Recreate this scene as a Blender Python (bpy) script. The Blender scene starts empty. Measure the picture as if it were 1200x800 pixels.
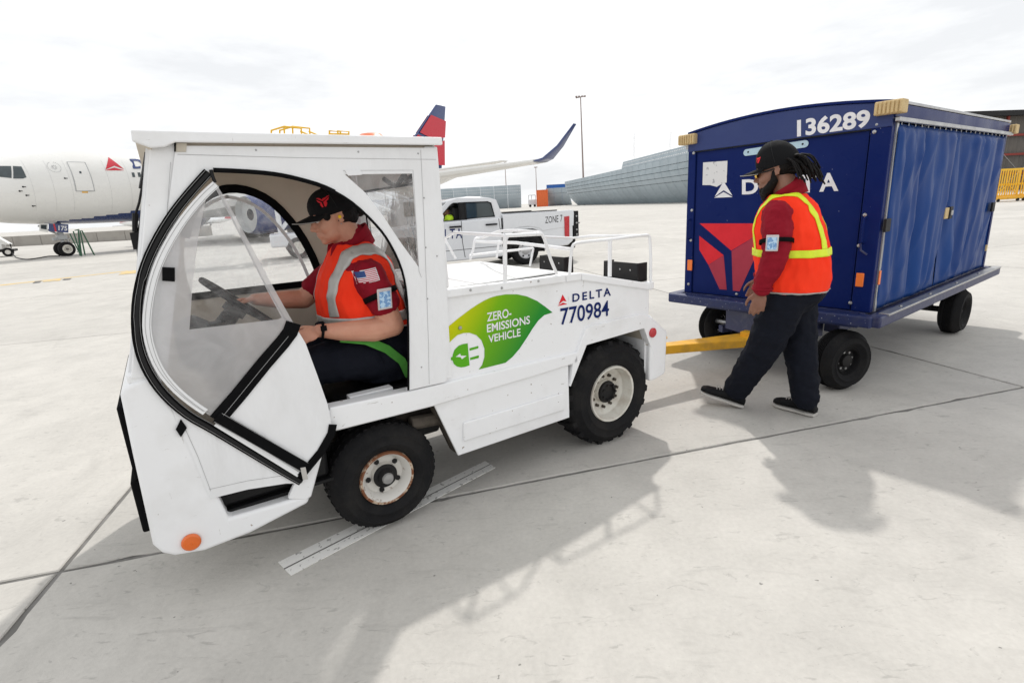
import bpy, bmesh, math, random
from mathutils import Vector, Matrix, geometry
from mathutils.bvhtree import BVHTree
random.seed(7)
SC = bpy.context.scene
COL = SC.collection
# ---------------------------------------------------------------- camera
FPX = 611.56                      # focal length in pixels of a 1200 px wide picture
PITCH, ROLL = 0.256275, -0.05499
CAM = Vector((0, 0, 1.5))
_f = Vector((0, math.cos(PITCH), -math.sin(PITCH))); _r0 = Vector((1, 0, 0)); _u0 = _r0.cross(_f)
_r = _r0*math.cos(ROLL) + _u0*math.sin(ROLL); _u = _u0*math.cos(ROLL) - _r0*math.sin(ROLL)
cd = bpy.data.cameras.new('camera'); cam = bpy.data.objects.new('camera', cd); COL.objects.link(cam)
cam.matrix_world = Matrix(((_r.x, _u.x, -_f.x, 0), (_r.y, _u.y, -_f.y, 0), (_r.z, _u.z, -_f.z, 1.5), (0, 0, 0, 1)))
cd.sensor_width = 36; cd.lens = 36*FPX/1200; cd.clip_start = 0.05; cd.clip_end = 6000
SC.camera = cam
# ---------------------------------------------------------------- sky, sun, exposure
SUN_AZ, SUN_EL = math.radians(78), math.radians(52)
w = bpy.data.worlds.new('World'); SC.world = w; w.use_nodes = True
nt = w.node_tree; nt.nodes.clear()
def nd(nt, t, **k):
    n = nt.nodes.new(t)
    for a, b in k.items():
        if a == 'i':
            for x, y in b.items(): n.inputs[x].default_value = y
        else: setattr(n, a, b)
    return n
out = nd(nt, 'ShaderNodeOutputWorld')
sky = nd(nt, 'ShaderNodeTexSky', sky_type='NISHITA', sun_disc=False, sun_elevation=SUN_EL, sun_rotation=math.radians(90)-SUN_AZ, air_density=1.0, dust_density=3.0)
bg1 = nd(nt, 'ShaderNodeBackground', i={'Strength': 0.08})
nt.links.new(sky.outputs[0], bg1.inputs[0])
tc = nd(nt, 'ShaderNodeTexCoord')
mp = nd(nt, 'ShaderNodeMapping', i={'Scale': (1.2, 1.2, 5.0)})
nt.links.new(tc.outputs['Generated'], mp.inputs[0])
nz = nd(nt, 'ShaderNodeTexNoise', i={'Scale': 1.7, 'Detail': 7, 'Roughness': 0.6})
nt.links.new(mp.outputs[0], nz.inputs[0])
cr = nd(nt, 'ShaderNodeValToRGB')
cr.color_ramp.elements[0].position = 0.36; cr.color_ramp.elements[0].color = (0.85, 0.865, 0.885, 1)
cr.color_ramp.elements[1].position = 0.80; cr.color_ramp.elements[1].color = (1.38, 1.38, 1.37, 1)
nt.links.new(nz.outputs[0], cr.inputs[0])
bg2 = nd(nt, 'ShaderNodeBackground', i={'Strength': 1.0})
nt.links.new(cr.outputs[0], bg2.inputs[0])
mx = nd(nt, 'ShaderNodeMixShader', i={0: 0.93})
nt.links.new(bg1.outputs[0], mx.inputs[1]); nt.links.new(bg2.outputs[0], mx.inputs[2]); nt.links.new(mx.outputs[0], out.inputs[0])
sd = bpy.data.lights.new('sun', 'SUN'); sun = bpy.data.objects.new('sun', sd); COL.objects.link(sun)
sd.energy = 2.0; sd.angle = math.radians(1.6); sd.color = (1.0, 0.965, 0.92)
sv = Vector((math.cos(SUN_AZ)*math.cos(SUN_EL), math.sin(SUN_AZ)*math.cos(SUN_EL), math.sin(SUN_EL)))
sun.rotation_euler = sv.to_track_quat('Z', 'Y').to_euler()
SC.view_settings.view_transform = 'Standard'; SC.view_settings.look = 'None'
SC.view_settings.exposure = 0.13; SC.view_settings.gamma = 1.0
# ---------------------------------------------------------------- materials
def mat(name, col, rough=0.6, metal=0.0, col2=None, nscale=8.0, namt=0.5, bump=0.0, bscale=60.0, coat=0.0, rand=0.0, speck=None, lo=0.45, hi=0.65, detail=5, stretch=None, spec=None, bdist=0.01):
    m = bpy.data.materials.new(name); m.use_nodes = True
    t = m.node_tree; b = t.nodes['Principled BSDF']
    b.inputs['Roughness'].default_value = rough; b.inputs['Metallic'].default_value = metal
    b.inputs['Coat Weight'].default_value = coat
    b.inputs['Specular IOR Level'].default_value = (0.5 if spec is None else spec) if (rough < 0.6 or spec is not None) else 0.15
    c = nd(t, 'ShaderNodeTexCoord'); src = c.outputs['Object']
    if stretch:
        mpp = nd(t, 'ShaderNodeMapping', i={'Scale': stretch}); t.links.new(src, mpp.inputs[0]); src = mpp.outputs[0]
    if col2 is None: col2 = tuple(x*0.82 for x in col)
    n = nd(t, 'ShaderNodeTexNoise', i={'Scale': nscale, 'Detail': detail, 'Roughness': 0.6}); t.links.new(src, n.inputs[0])
    r = nd(t, 'ShaderNodeMapRange', i={1: lo, 2: hi, 3: 0.0, 4: namt}); t.links.new(n.outputs[0], r.inputs[0])
    x = nd(t, 'ShaderNodeMix', data_type='RGBA', i={'A': (*col, 1), 'B': (*col2, 1)})
    t.links.new(r.outputs[0], x.inputs['Factor']); res = x.outputs['Result']
    if speck:
        for q in (speck if isinstance(speck, list) else [speck]):
            scol, sscale, thr = q[:3]; s2 = src
            if len(q) > 3: mq = nd(t, 'ShaderNodeMapping', i={'Scale': q[3], 'Location': (3.1, 1.7, 5.3)}); t.links.new(src, mq.inputs[0]); s2 = mq.outputs[0]
            v = nd(t, 'ShaderNodeTexNoise', i={'Scale': sscale, 'Detail': 2 if len(q) < 4 else 7, 'Roughness': 0.5 if len(q) < 4 else 0.7}); t.links.new(s2, v.inputs[0])
            r2 = nd(t, 'ShaderNodeMapRange', i={1: thr, 2: thr+0.03, 3: 0.0, 4: 1.0 if len(q) < 4 else .7}); t.links.new(v.outputs[0], r2.inputs[0])
            x2 = nd(t, 'ShaderNodeMix', data_type='RGBA', i={'B': (*scol, 1)}); t.links.new(r2.outputs[0], x2.inputs['Factor']); t.links.new(res, x2.inputs['A']); res = x2.outputs['Result']
    if rand:
        oi = nd(t, 'ShaderNodeObjectInfo'); rr = nd(t, 'ShaderNodeMapRange', i={3: 1-rand, 4: 1+rand}); t.links.new(oi.outputs['Random'], rr.inputs[0])
        hv = nd(t, 'ShaderNodeHueSaturation'); t.links.new(rr.outputs[0], hv.inputs['Value']); t.links.new(res, hv.inputs['Color']); res = hv.outputs[0]
    t.links.new(res, b.inputs['Base Color'])
    rm = nd(t, 'ShaderNodeMapRange', i={1: 0.3, 2: 0.7, 3: max(0.02, rough-0.08), 4: min(1, rough+0.1)}); t.links.new(n.outputs[0], rm.inputs[0]); t.links.new(rm.outputs[0], b.inputs['Roughness'])
    if bump:
        bn = nd(t, 'ShaderNodeTexNoise', i={'Scale': bscale, 'Detail': 4}); t.links.new(src, bn.inputs[0])
        bu = nd(t, 'ShaderNodeBump', i={'Strength': bump, 'Distance': bdist}); t.links.new(bn.outputs[0], bu.inputs['Height']); t.links.new(bu.outputs[0], b.inputs['Normal'])
    return m
def clear_mat(name, tint=(0.95, 0.96, 0.97), haze=0.1, hazecol=(0.8, 0.8, 0.8), rough=0.08, scr=0.25, refl=0.08, lowk=0.5):
    m = bpy.data.materials.new(name); m.use_nodes = True; t = m.node_tree; t.nodes.clear()
    o = nd(t, 'ShaderNodeOutputMaterial'); tr = nd(t, 'ShaderNodeBsdfTransparent', i={'Color': (*tint, 1)})
    df = nd(t, 'ShaderNodeBsdfDiffuse', i={'Color': (*hazecol, 1)}); tl = nd(t, 'ShaderNodeBsdfTranslucent', i={'Color': (*hazecol, 1)})
    dm = nd(t, 'ShaderNodeMixShader', i={0: 0.5}); t.links.new(df.outputs[0], dm.inputs[1]); t.links.new(tl.outputs[0], dm.inputs[2])
    c = nd(t, 'ShaderNodeTexCoord'); n = nd(t, 'ShaderNodeTexNoise', i={'Scale': 9.0, 'Detail': 6, 'Distortion': 1.2}); t.links.new(c.outputs['Object'], n.inputs[0])
    r = nd(t, 'ShaderNodeMapRange', i={1: 0.4, 2: 0.7, 3: haze*lowk, 4: haze+scr}); t.links.new(n.outputs[0], r.inputs[0])
    m1 = nd(t, 'ShaderNodeMixShader'); t.links.new(r.outputs[0], m1.inputs[0]); t.links.new(tr.outputs[0], m1.inputs[1]); t.links.new(dm.outputs[0], m1.inputs[2])
    bu = nd(t, 'ShaderNodeBump', i={'Strength': 0.25, 'Distance': 0.02}); n2 = nd(t, 'ShaderNodeTexNoise', i={'Scale': 4.0, 'Detail': 3, 'Distortion': 2}); t.links.new(c.outputs['Object'], n2.inputs[0]); t.links.new(n2.outputs[0], bu.inputs['Height'])
    g = nd(t, 'ShaderNodeBsdfGlossy', i={'Roughness': rough}); t.links.new(bu.outputs[0], g.inputs['Normal'])
    lw = nd(t, 'ShaderNodeLayerWeight', i={'Blend': 0.2}); mm = nd(t, 'ShaderNodeMath', operation='ADD', i={1: refl}); t.links.new(lw.outputs['Fresnel'], mm.inputs[0])
    mu = nd(t, 'ShaderNodeMath', operation='MULTIPLY', i={1: 0.6}); t.links.new(mm.outputs[0], mu.inputs[0])
    m2 = nd(t, 'ShaderNodeMixShader'); t.links.new(mu.outputs[0], m2.inputs[0]); t.links.new(m1.outputs[0], m2.inputs[1]); t.links.new(g.outputs[0], m2.inputs[2]); t.links.new(m2.outputs[0], o.inputs[0])
    return m
M = {}
M['white'] = mat('white_paint', (0.845, 0.85, 0.86), 0.42, col2=(0.60, 0.585, 0.56), nscale=2.2, namt=0.6, lo=0.52, hi=0.8, bump=0.25, bscale=5, bdist=0.02, speck=[((0.35, 0.3, 0.26), 38, 0.735), ((0.42, 0.40, 0.37), 9, 0.655, (1, 1, 5)), ((0.45, 0.43, 0.40), 7, 0.665, (6, 6, .7))])
M['white_deck'] = mat('white_deck_paint', (0.80, 0.80, 0.79), 0.45, col2=(0.66, 0.65, 0.62), nscale=4, namt=0.4, speck=((0.2, 0.17, 0.15), 30, 0.74))
M['vinyl'] = mat('white_vinyl_curtain', (0.81, 0.815, 0.825), 0.5, col2=(0.62, 0.615, 0.61), nscale=2.6, namt=0.4, lo=0.5, hi=0.8, bump=0.7, bscale=3.2, stretch=(1.6, 1, 0.6), bdist=0.05)
M['vinyl_in'] = mat('beige_vinyl_lining', (0.62, 0.56, 0.47), 0.7, col2=(0.5, 0.44, 0.36), nscale=3)
M['clear'] = clear_mat('clear_vinyl_window', haze=0.05, scr=0.16)
M['clear_d'] = clear_mat('scuffed_clear_vinyl', haze=0.12, scr=0.22)
M['glass'] = clear_mat('windscreen_glass', haze=0.03, scr=0.1)
M['black'] = mat('black_webbing', (0.006, 0.006, 0.0065), 0.8, col2=(0.010, 0.010, 0.011), nscale=20, spec=0.04)
M['rubber'] = mat('tyre_rubber', (0.011, 0.011, 0.012), 0.78, col2=(0.032, 0.030, 0.028), nscale=6, namt=0.5, bump=0.3, bscale=90)
M['blackmetal'] = mat('black_metal', (0.010, 0.010, 0.011), 0.55, col2=(0.03, 0.027, 0.024), nscale=10, spec=0.25)
M['grime'] = mat('grimy_metal', (0.10, 0.085, 0.07), 0.8, col2=(0.03, 0.026, 0.022), nscale=9, namt=0.9)
M['rust'] = mat('rusty_rim', (0.20, 0.085, 0.045), 0.85, col2=(0.60, 0.50, 0.38), nscale=24, namt=0.8, lo=0.5, hi=0.58)
M['rimwhite'] = mat('rim_white', (0.66, 0.64, 0.58), 0.5, col2=(0.42, 0.36, 0.29), nscale=9, namt=0.6)
M['rimworn'] = mat('worn_white_rim', (0.66, 0.64, 0.60), 0.55, col2=(0.24, 0.16, 0.12), nscale=20, namt=0.8, lo=0.60, hi=0.66)
M['steel'] = mat('grey_steel', (0.42, 0.42, 0.42), 0.38, 0.8)
M['orange_lens'] = mat('orange_lens', (0.75, 0.14, 0.01), 0.3, coat=0.5)
M['red_lens'] = mat('red_lens', (0.5, 0.01, 0.02), 0.25, coat=0.5)
M['seat'] = mat('black_seat_vinyl', (0.009, 0.009, 0.010), 0.5, spec=0.25)
M['green_belt'] = mat('green_webbing', (0.08, 0.30, 0.05), 0.7, nscale=40)
M['yellow'] = mat('yellow_paint', (0.80, 0.42, 0.02), 0.5, col2=(0.45, 0.25, 0.04), nscale=8, namt=0.6)
M['yellow_rail'] = mat('yellow_rail_paint', (0.85, 0.50, 0.03), 0.5)
M['navy'] = mat('navy_cart_paint', (0.006, 0.016, 0.105), 0.30, col2=(0.010, 0.022, 0.12), nscale=3, bump=0.05, bscale=14, spec=0.07, speck=((0.35, 0.38, 0.5), 70, 0.765))
M['navy_worn'] = mat('chipped_navy_paint', (0.008, 0.018, 0.09), 0.5, col2=(0.03, 0.038, 0.09), nscale=16, namt=0.6, speck=((0.42, 0.44, 0.54), 70, 0.69), stretch=(1, 1, 1))
M['navy_frame'] = mat('worn_navy_frame', (0.016, 0.022, 0.085), 0.45, col2=(0.13, 0.14, 0.19), nscale=11, namt=0.55, lo=0.5, hi=0.7)
M['navy_pale'] = mat('pale_navy_header', (0.034, 0.052, 0.165), 0.45, col2=(0.048, 0.068, 0.18), nscale=2.5, spec=0.2)  # header board: a paler navy than the front panel
M['tarp'] = mat('blue_tarpaulin', (0.003, 0.038, 0.185), 0.46, col2=(0.008, 0.060, 0.24), nscale=2.0, namt=0.5, bump=0.10, bscale=6, stretch=(1, 1, 0.25), spec=0.22)
M['wood'] = mat('pale_rubber_block', (0.62, 0.47, 0.25), 0.7, col2=(0.45, 0.33, 0.17), nscale=12)
M['red_decal'] = mat('red_decal', (0.72, 0.022, 0.035), 0.5, spec=0.2)
M['red_decal2'] = mat('dark_red_decal', (0.40, 0.04, 0.07), 0.5, spec=0.2)
M['navy_ink'] = mat('navy_lettering', (0.005, 0.018, 0.12), 0.6)
M['white_ink'] = mat('white_lettering', (0.80, 0.80, 0.82), 0.4)
M['pill'] = mat('pale_blue_strip', (0.45, 0.62, 0.72), 0.4)
M['paper'] = mat('paper_notice', (0.72, 0.72, 0.72), 0.5, col2=(0.25, 0.25, 0.28), nscale=18, namt=0.7, lo=0.6, hi=0.64)
M['orange_sq'] = mat('orange_reflector', (0.9, 0.2, 0.03), 0.35)
M['green_leaf'] = mat('leaf_green', (0.045, 0.30, 0.05), 0.4)
M['plug_green'] = mat('plug_green', (0.10, 0.40, 0.015), 0.6)
M['vest'] = mat('orange_vest', (1.0, 0.050, 0.016), 0.8, col2=(0.93, 0.036, 0.012), nscale=5, bump=0.5, bscale=9)
M['vest_far'] = M['vest']
M['silver'] = mat('silver_reflective_tape', (0.48, 0.47, 0.45), 0.35, 0.2, col2=(0.36, 0.34, 0.31), nscale=20)
M['lime'] = mat('lime_reflective_tape', (0.72, 0.86, 0.02), 0.5, nscale=20)
M['piping'] = mat('grey_piping', (0.42, 0.40, 0.38), 0.7)
M['shirt'] = mat('burgundy_shirt', (0.26, 0.008, 0.020), 0.8, col2=(0.18, 0.005, 0.014), nscale=5, bump=0.5, bscale=8)
M['trousers'] = mat('navy_trousers', (0.0065, 0.0078, 0.0135), 0.85, col2=(0.0105, 0.0125, 0.020), nscale=6, bump=0.6, bscale=8)
def skinmat(name, c, c2):
    m = mat(name, c, 0.5, col2=c2, nscale=7, namt=0.6, bump=0.12, bscale=70)
    b = m.node_tree.nodes['Principled BSDF']; b.inputs['Subsurface Weight'].default_value = 0.12; b.inputs['Subsurface Radius'].default_value = (0.02, 0.008, 0.004)
    return m
M['skin_f'] = skinmat('driver_skin', (0.60, 0.30, 0.20), (0.50, 0.20, 0.13))
M['skin_m'] = skinmat('walker_skin', (0.27, 0.13, 0.085), (0.2, 0.085, 0.055))
M['hair'] = mat('black_hair', (0.006, 0.005, 0.005), 0.6, col2=(0.014, 0.011, 0.010), nscale=60, bump=0.6, bscale=90)
M['cap'] = mat('black_cap', (0.006, 0.006, 0.007), 0.8, col2=(0.012, 0.012, 0.013), nscale=30)
M['lip'] = mat('lips', (0.42, 0.13, 0.11), 0.4)
M['shoe'] = mat('black_trainer', (0.007, 0.007, 0.008), 0.6)
M['sole'] = mat('white_sole', (0.50, 0.48, 0.45), 0.6)
M['badge'] = mat('badge_card', (0.42, 0.62, 0.80), 0.2, col2=(0.12, 0.28, 0.55), nscale=60, namt=1.0, lo=0.48, hi=0.52, coat=1.0)
M['holder'] = mat('clear_badge_holder', (0.55, 0.5, 0.5), 0.15, coat=1.0)
M['eye'] = mat('eye_white', (0.7, 0.68, 0.65), 0.2); M['iris'] = mat('dark_iris', (0.02, 0.012, 0.01), 0.1)
M['gold'] = mat('gold_mirror_lens', (0.75, 0.5, 0.12), 0.12, 1.0)
M['ear_plug'] = mat('yellow_ear_plug', (0.95, 0.62, 0.03), 0.6)
M['hiviz'] = mat('hi_viz_yellow', (0.6, 0.9, 0.04), 0.7)
M['truckwhite'] = mat('truck_white_paint', (0.72, 0.735, 0.76), 0.25, coat=0.6, col2=(0.66, 0.675, 0.7), nscale=2)
M['darkglass'] = mat('dark_window_glass', (0.03, 0.045, 0.05), 0.06, col2=(0.05, 0.07, 0.08), nscale=3, coat=0.5)
M['plastic'] = mat('black_plastic', (0.011, 0.011, 0.012), 0.55, spec=0.25)
M['silverwheel'] = mat('silver_wheel', (0.5, 0.5, 0.51), 0.35, 0.6)
M['planewhite'] = mat('aircraft_white', (0.74, 0.735, 0.71), 0.3, col2=(0.68, 0.67, 0.64), nscale=0.5, coat=0.4)
M['planeblue'] = mat('aircraft_blue', (0.012, 0.035, 0.15), 0.25, coat=0.5)
M['planegrey'] = mat('aircraft_grey', (0.45, 0.46, 0.46), 0.4, col2=(0.36, 0.37, 0.37), nscale=0.6)
M['planered'] = mat('aircraft_red', (0.55, 0.02, 0.04), 0.3)
M['planedkred'] = mat('aircraft_dark_red', (0.30, 0.015, 0.035), 0.3)
M['fence'] = mat('blast_fence_grey', (0.41, 0.47, 0.51), 0.6, col2=(0.29, 0.36, 0.40), nscale=0.12, namt=0.7, rand=0.05, stretch=(1, 1, 3))
M['slot'] = mat('slot_dark', (0.05, 0.06, 0.065), 0.8)
M['slotlight'] = mat('slot_light', (0.8, 0.8, 0.8), 0.8)
M['mast'] = mat('brown_mast', (0.30, 0.235, 0.215), 0.6)
M['craneg'] = mat('crane_grey', (0.72, 0.72, 0.74), 0.7)
M['brick'] = mat('brown_roof', (0.28, 0.25, 0.22), 0.8)
M['siding'] = mat('corrugated_siding', (0.13, 0.12, 0.11), 0.6, col2=(0.18, 0.16, 0.14), nscale=0.8)
M['redbeam'] = mat('red_oxide_beam', (0.25, 0.05, 0.04), 0.6)
M['contorange'] = mat('orange_container', (0.75, 0.17, 0.06), 0.6)
M['contblue'] = mat('blue_container', (0.02, 0.12, 0.42), 0.5)
M['barrier'] = mat('concrete_barrier', (0.36, 0.34, 0.31), 0.85, nscale=1.0, col2=(0.27, 0.25, 0.23))
M['greenpaint'] = mat('green_paint', (0.02, 0.085, 0.045), 0.5)
M['cream'] = mat('cream_plastic', (0.55, 0.50, 0.42), 0.6)
M['taxi'] = mat('yellow_line_paint', (0.72, 0.50, 0.16), 0.7, col2=(0.5, 0.45, 0.36), nscale=3, namt=0.9, lo=0.4, hi=0.6)
M['flagred'] = mat('patch_red', (0.55, 0.04, 0.07), 0.8); M['flagblue'] = mat('patch_blue', (0.05, 0.09, 0.25), 0.8)
# apron concrete
def concrete(name, base=0.56, joint=False):
    m = bpy.data.materials.new(name); m.use_nodes = True; t = m.node_tree; b = t.nodes['Principled BSDF']
    g = nd(t, 'ShaderNodeNewGeometry'); oi = nd(t, 'ShaderNodeObjectInfo'); pos = g.outputs['Position']
    def noise(sc, det, st=None, dist=0.0):
        src = pos
        if st: mpx = nd(t, 'ShaderNodeMapping', i={'Scale': st, 'Rotation': (0, 0, 0.35)}); t.links.new(pos, mpx.inputs[0]); src = mpx.outputs[0]
        n = nd(t, 'ShaderNodeTexNoise', i={'Scale': sc, 'Detail': det, 'Roughness': 0.62, 'Distortion': dist}); t.links.new(src, n.inputs[0]); return n.outputs[0]
    def rng(s, a, bb, c, d):
        r = nd(t, 'ShaderNodeMapRange', i={1: a, 2: bb, 3: c, 4: d}); t.links.new(s, r.inputs[0]); return r.outputs[0]
    def mul(a, bb):
        r = nd(t, 'ShaderNodeMath', operation='MULTIPLY'); t.links.new(a, r.inputs[0]); t.links.new(bb, r.inputs[1]); return r.outputs[0]
    v = rng(noise(0.55, 8), 0.3, 0.7, base*0.90, base*1.08)
    v = mul(v, rng(noise(3.2, 8, None, 0.6), 0.35, 0.7, 1.05, 0.92))
    v = mul(v, rng(noise(45, 3), 0.3, 0.7, 0.95, 1.05))
    v = mul(v, rng(noise(2.0, 6, (1.2, 5, 1), 1.6), 0.58, 0.74, 1.0, 0.86))
    v = mul(v, rng(noise(0.9, 7, (1.6, 1, 1), 1.8), 0.56, 0.70, 1.0, 0.92))
    v = mul(v, rng(noise(9.0, 6, (1.0, 2.5, 1), 1.5), 0.60, 0.68, 1.0, 0.80))     # small stains
    v = mul(v, rng(noise(160, 2), 0.70, 0.76, 1.0, 0.62))                          # pits
    v = mul(v, rng(noise(22, 2), 0.735, 0.75, 1.0, 0.5))                          # dark spots
    v = mul(v, rng(oi.outputs['Random'], 0, 1, 0.95, 1.04))
    cc = nd(t, 'ShaderNodeCombineColor'); 
    for k, f in (('Red', 1.0), ('Green', 0.962), ('Blue', 0.890)):
        mm = nd(t, 'ShaderNodeMath', operation='MULTIPLY', i={1: f}); t.links.new(v, mm.inputs[0]); t.links.new(mm.outputs[0], cc.inputs[k])
    t.links.new(cc.outputs[0], b.inputs['Base Color']); b.inputs['Roughness'].default_value = 0.85
    bu = nd(t, 'ShaderNodeBump', i={'Strength': 0.35, 'Distance': 0.004}); t.links.new(noise(70, 5), bu.inputs['Height']); t.links.new(bu.outputs[0], b.inputs['Normal'])
    return m
M['concrete'] = concrete('apron_concrete', 0.505)
M['joint'] = mat('dark_joint_sealant', (0.17, 0.165, 0.155), 0.9, col2=(0.30, 0.29, 0.28), nscale=4, namt=0.8)
def worn_paint(name, col, under):
    m = mat(name, col, 0.7, col2=under, nscale=26, namt=1.0, lo=0.585, hi=0.615, detail=7, stretch=(1.5, 1, 1)); return m
M['dash'] = worn_paint('worn_white_marking', (0.80, 0.79, 0.76), (0.42, 0.41, 0.39))
M['dashblack'] = worn_paint('worn_black_marking', (0.14, 0.135, 0.13), (0.42, 0.41, 0.39))
# leaf gradient from yellow green to green across the sign (printed)
def leafmat():
    m = bpy.data.materials.new('leaf_gradient_print'); m.use_nodes = True; t = m.node_tree; b = t.nodes['Principled BSDF']
    c = nd(t, 'ShaderNodeTexCoord'); s = nd(t, 'ShaderNodeSeparateXYZ'); t.links.new(c.outputs['Object'], s.inputs[0])
    a = nd(t, 'ShaderNodeMath', operation='MULTIPLY_ADD', i={1: -0.75, 2: 0.70}); t.links.new(s.outputs['Z'], a.inputs[0])
    d = nd(t, 'ShaderNodeMath', operation='ADD'); t.links.new(s.outputs['X'], d.inputs[0]); t.links.new(a.outputs[0], d.inputs[1])
    r = nd(t, 'ShaderNodeValToRGB'); e = r.color_ramp.elements
    e[0].position = 0.36; e[0].color = (0.62, 0.60, 0.0, 1); e[1].position = 0.95; e[1].color = (0.018, 0.24, 0.028, 1)
    x = e.new(0.62); x.color = (0.17, 0.42, 0.005, 1)
    t.links.new(d.outputs[0], r.inputs[0]); t.links.new(r.outputs[0], b.inputs['Base Color']); b.inputs['Roughness'].default_value = 0.5; b.inputs['Specular IOR Level'].default_value = 0.15
    return m
M['leaf'] = leafmat()
# ---------------------------------------------------------------- frames: a thing's own axes; at() gives a point of a plane of the thing seen at a photo position
class Frame:
    def __init__(s, x, y, deg, z=0.0):
        s.o = Vector((x, y, z)); s.deg = deg; a = math.radians(deg)
        s.R = Matrix.Rotation(a, 3, 'Z'); s.Ri = s.R.transposed(); s.c = s.Ri @ (CAM - s.o)
    def at(s, px, py, ax, v):
        d = s.Ri @ (_r*(px-600) + _u*(400-py) + _f*FPX); t = (v - s.c[ax])/d[ax]; return s.c + d*t
    def side(s, px, py, y): p = s.at(px, py, 1, y); return (p.x, p.z)
    def world(s, p): return s.R @ Vector(p) + s.o
    def empty(s, name, **k):
        o = bpy.data.objects.new(name, None); COL.objects.link(o); o.location = s.o; o.rotation_euler = (0, 0, math.radians(s.deg)); o.empty_display_size = 0.2
        for a, b in k.items(): o[a] = b
        return o
def tag(o, **k):
    for a, b in k.items(): o[a] = b
    return o
# ---------------------------------------------------------------- mesh builder
class MB:
    def __init__(s): s.bm = bmesh.new(); s.m = 0
    def add(s, vs, fs, m=None):
        m = s.m if m is None else m; v = [s.bm.verts.new(p) for p in vs]
        for f in fs:
            try: q = s.bm.faces.new([v[i] for i in f]); q.material_index = m
            except ValueError: pass
        return s
    def box(s, a, b, m=None, mt=None):
        x0, y0, z0 = a; x1, y1, z1 = b
        vs = [Vector(p) for p in ((x0,y0,z0),(x1,y0,z0),(x1,y1,z0),(x0,y1,z0),(x0,y0,z1),(x1,y0,z1),(x1,y1,z1),(x0,y1,z1))]
        if mt: vs = [mt @ v for v in vs]
        return s.add(vs, [(0,3,2,1),(4,5,6,7),(0,1,5,4),(1,2,6,5),(2,3,7,6),(3,0,4,7)], m)
    def plate(s, loops, ax, a, b, m=None, fn=None):
        """2D loops (outer first, then holes) extruded along axis ax from a to b"""
        def P(p, h):
            q = (h, p[0], p[1]) if ax == 0 else ((p[0], h, p[1]) if ax == 1 else (p[0], p[1], h)); return fn(q) if fn else q
        flat = [p for l in loops for p in l]
        tri = [tuple(range(len(flat)))] if len(loops) == 1 else geometry.tessellate_polygon([[Vector((p[0], p[1], 0)) for p in l] for l in loops])
        n = len(flat); vs = [P(p, a) for p in flat]+[P(p, b) for p in flat]
        fs = [tuple(t) for t in tri]+[tuple(i+n for i in reversed(t)) for t in tri]; k = 0
        for l in loops:
            L = len(l)
            for i in range(L): j = (i+1) % L; fs.append((k+i, k+j, k+j+n, k+i+n))
            k += L
        return s.add(vs, fs, m)
    def sheet(s, loops, fn, m=None):
        flat = [p for l in loops for p in l]
        tri = geometry.tessellate_polygon([[Vector((p[0], p[1], 0)) for p in l] for l in loops])
        return s.add([fn(p) for p in flat], [tuple(t) for t in tri], m)
    def tube(s, pts, r, n=8, m=None, closed=False, r2=None):
        pts = [Vector(p) for p in pts]; N = len(pts); rings = []
        up = None
        for i, p in enumerate(pts):
            if closed: d = pts[(i+1) % N]-pts[i-1]
            else: d = pts[min(i+1, N-1)]-pts[max(i-1, 0)]
            d.normalize()
            if up is None:
                up = Vector((0, 0, 1)) if abs(d.z) < 0.9 else Vector((1, 0, 0))
            a = (up - d*up.dot(d)).normalized(); up = a; b = d.cross(a)
            rr = r if r2 is None else r+(r2-r)*i/max(1, N-1)
            rings.append([p+a*math.cos(2*math.pi*k/n)*rr+b*math.sin(2*math.pi*k/n)*rr for k in range(n)])
        vs = [v for q in rings for v in q]; fs = []
        for i in range(N if closed else N-1):
            j = (i+1) % N
            for k in range(n): k2 = (k+1) % n; fs.append((i*n+k, i*n+k2, j*n+k2, j*n+k))
        if not closed: fs += [tuple(reversed(range(n))), tuple((N-1)*n+k for k in range(n))]
        return s.add(vs, fs, m)
    def ribbon(s, pts, nrm, w, th, m=None):
        """flat strap along 3D points, width w, thickness th along nrm"""
        pts = [Vector(p) for p in pts]; nrm = Vector(nrm).normalized(); N = len(pts); vs = []
        for i, p in enumerate(pts):
            d = (pts[min(i+1, N-1)]-pts[max(i-1, 0)]).normalized(); q = d.cross(nrm).normalized()*w/2; h = nrm*th
            vs += [p-q, p+q, p+q+h, p-q+h]
        fs = [(3, 2, 1, 0), tuple((N-1)*4+k for k in range(4))]
        for i in range(N-1):
            for k in range(4): k2 = (k+1) % 4; fs.append((i*4+k, i*4+k2, i*4+4+k2, i*4+4+k))
        return s.add(vs, fs, m)
    def lathe(s, prof, c, axis, n=32, m=None):
        """prof: list of (radius, offset along axis[, material]); c centre, axis direction"""
        c = Vector(c); d = Vector(axis).normalized(); a = (Vector((0, 0, 1)) if abs(d.z) < 0.9 else Vector((1, 0, 0))); a = (a-d*a.dot(d)).normalized(); b = d.cross(a)
        vs = []
        for p in prof:
            for k in range(n): t = 2*math.pi*k/n; vs.append(c+d*p[1]+(a*math.cos(t)+b*math.sin(t))*p[0])
        v = [s.bm.verts.new(q) for q in vs]
        for i in range(len(prof)-1):
            mi = prof[i][2] if len(prof[i]) > 2 else (s.m if m is None else m)
            for k in range(n):
                k2 = (k+1) % n
                try: f = s.bm.faces.new([v[i*n+k], v[(i+1)*n+k], v[(i+1)*n+k2], v[i*n+k2]]); f.material_index = mi
                except ValueError: pass
        return s
    def cyl(s, p0, p1, r, n=12, m=None, r1=None):
        return s.tube([p0, p1], r, n, m, r2=r1)
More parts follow.
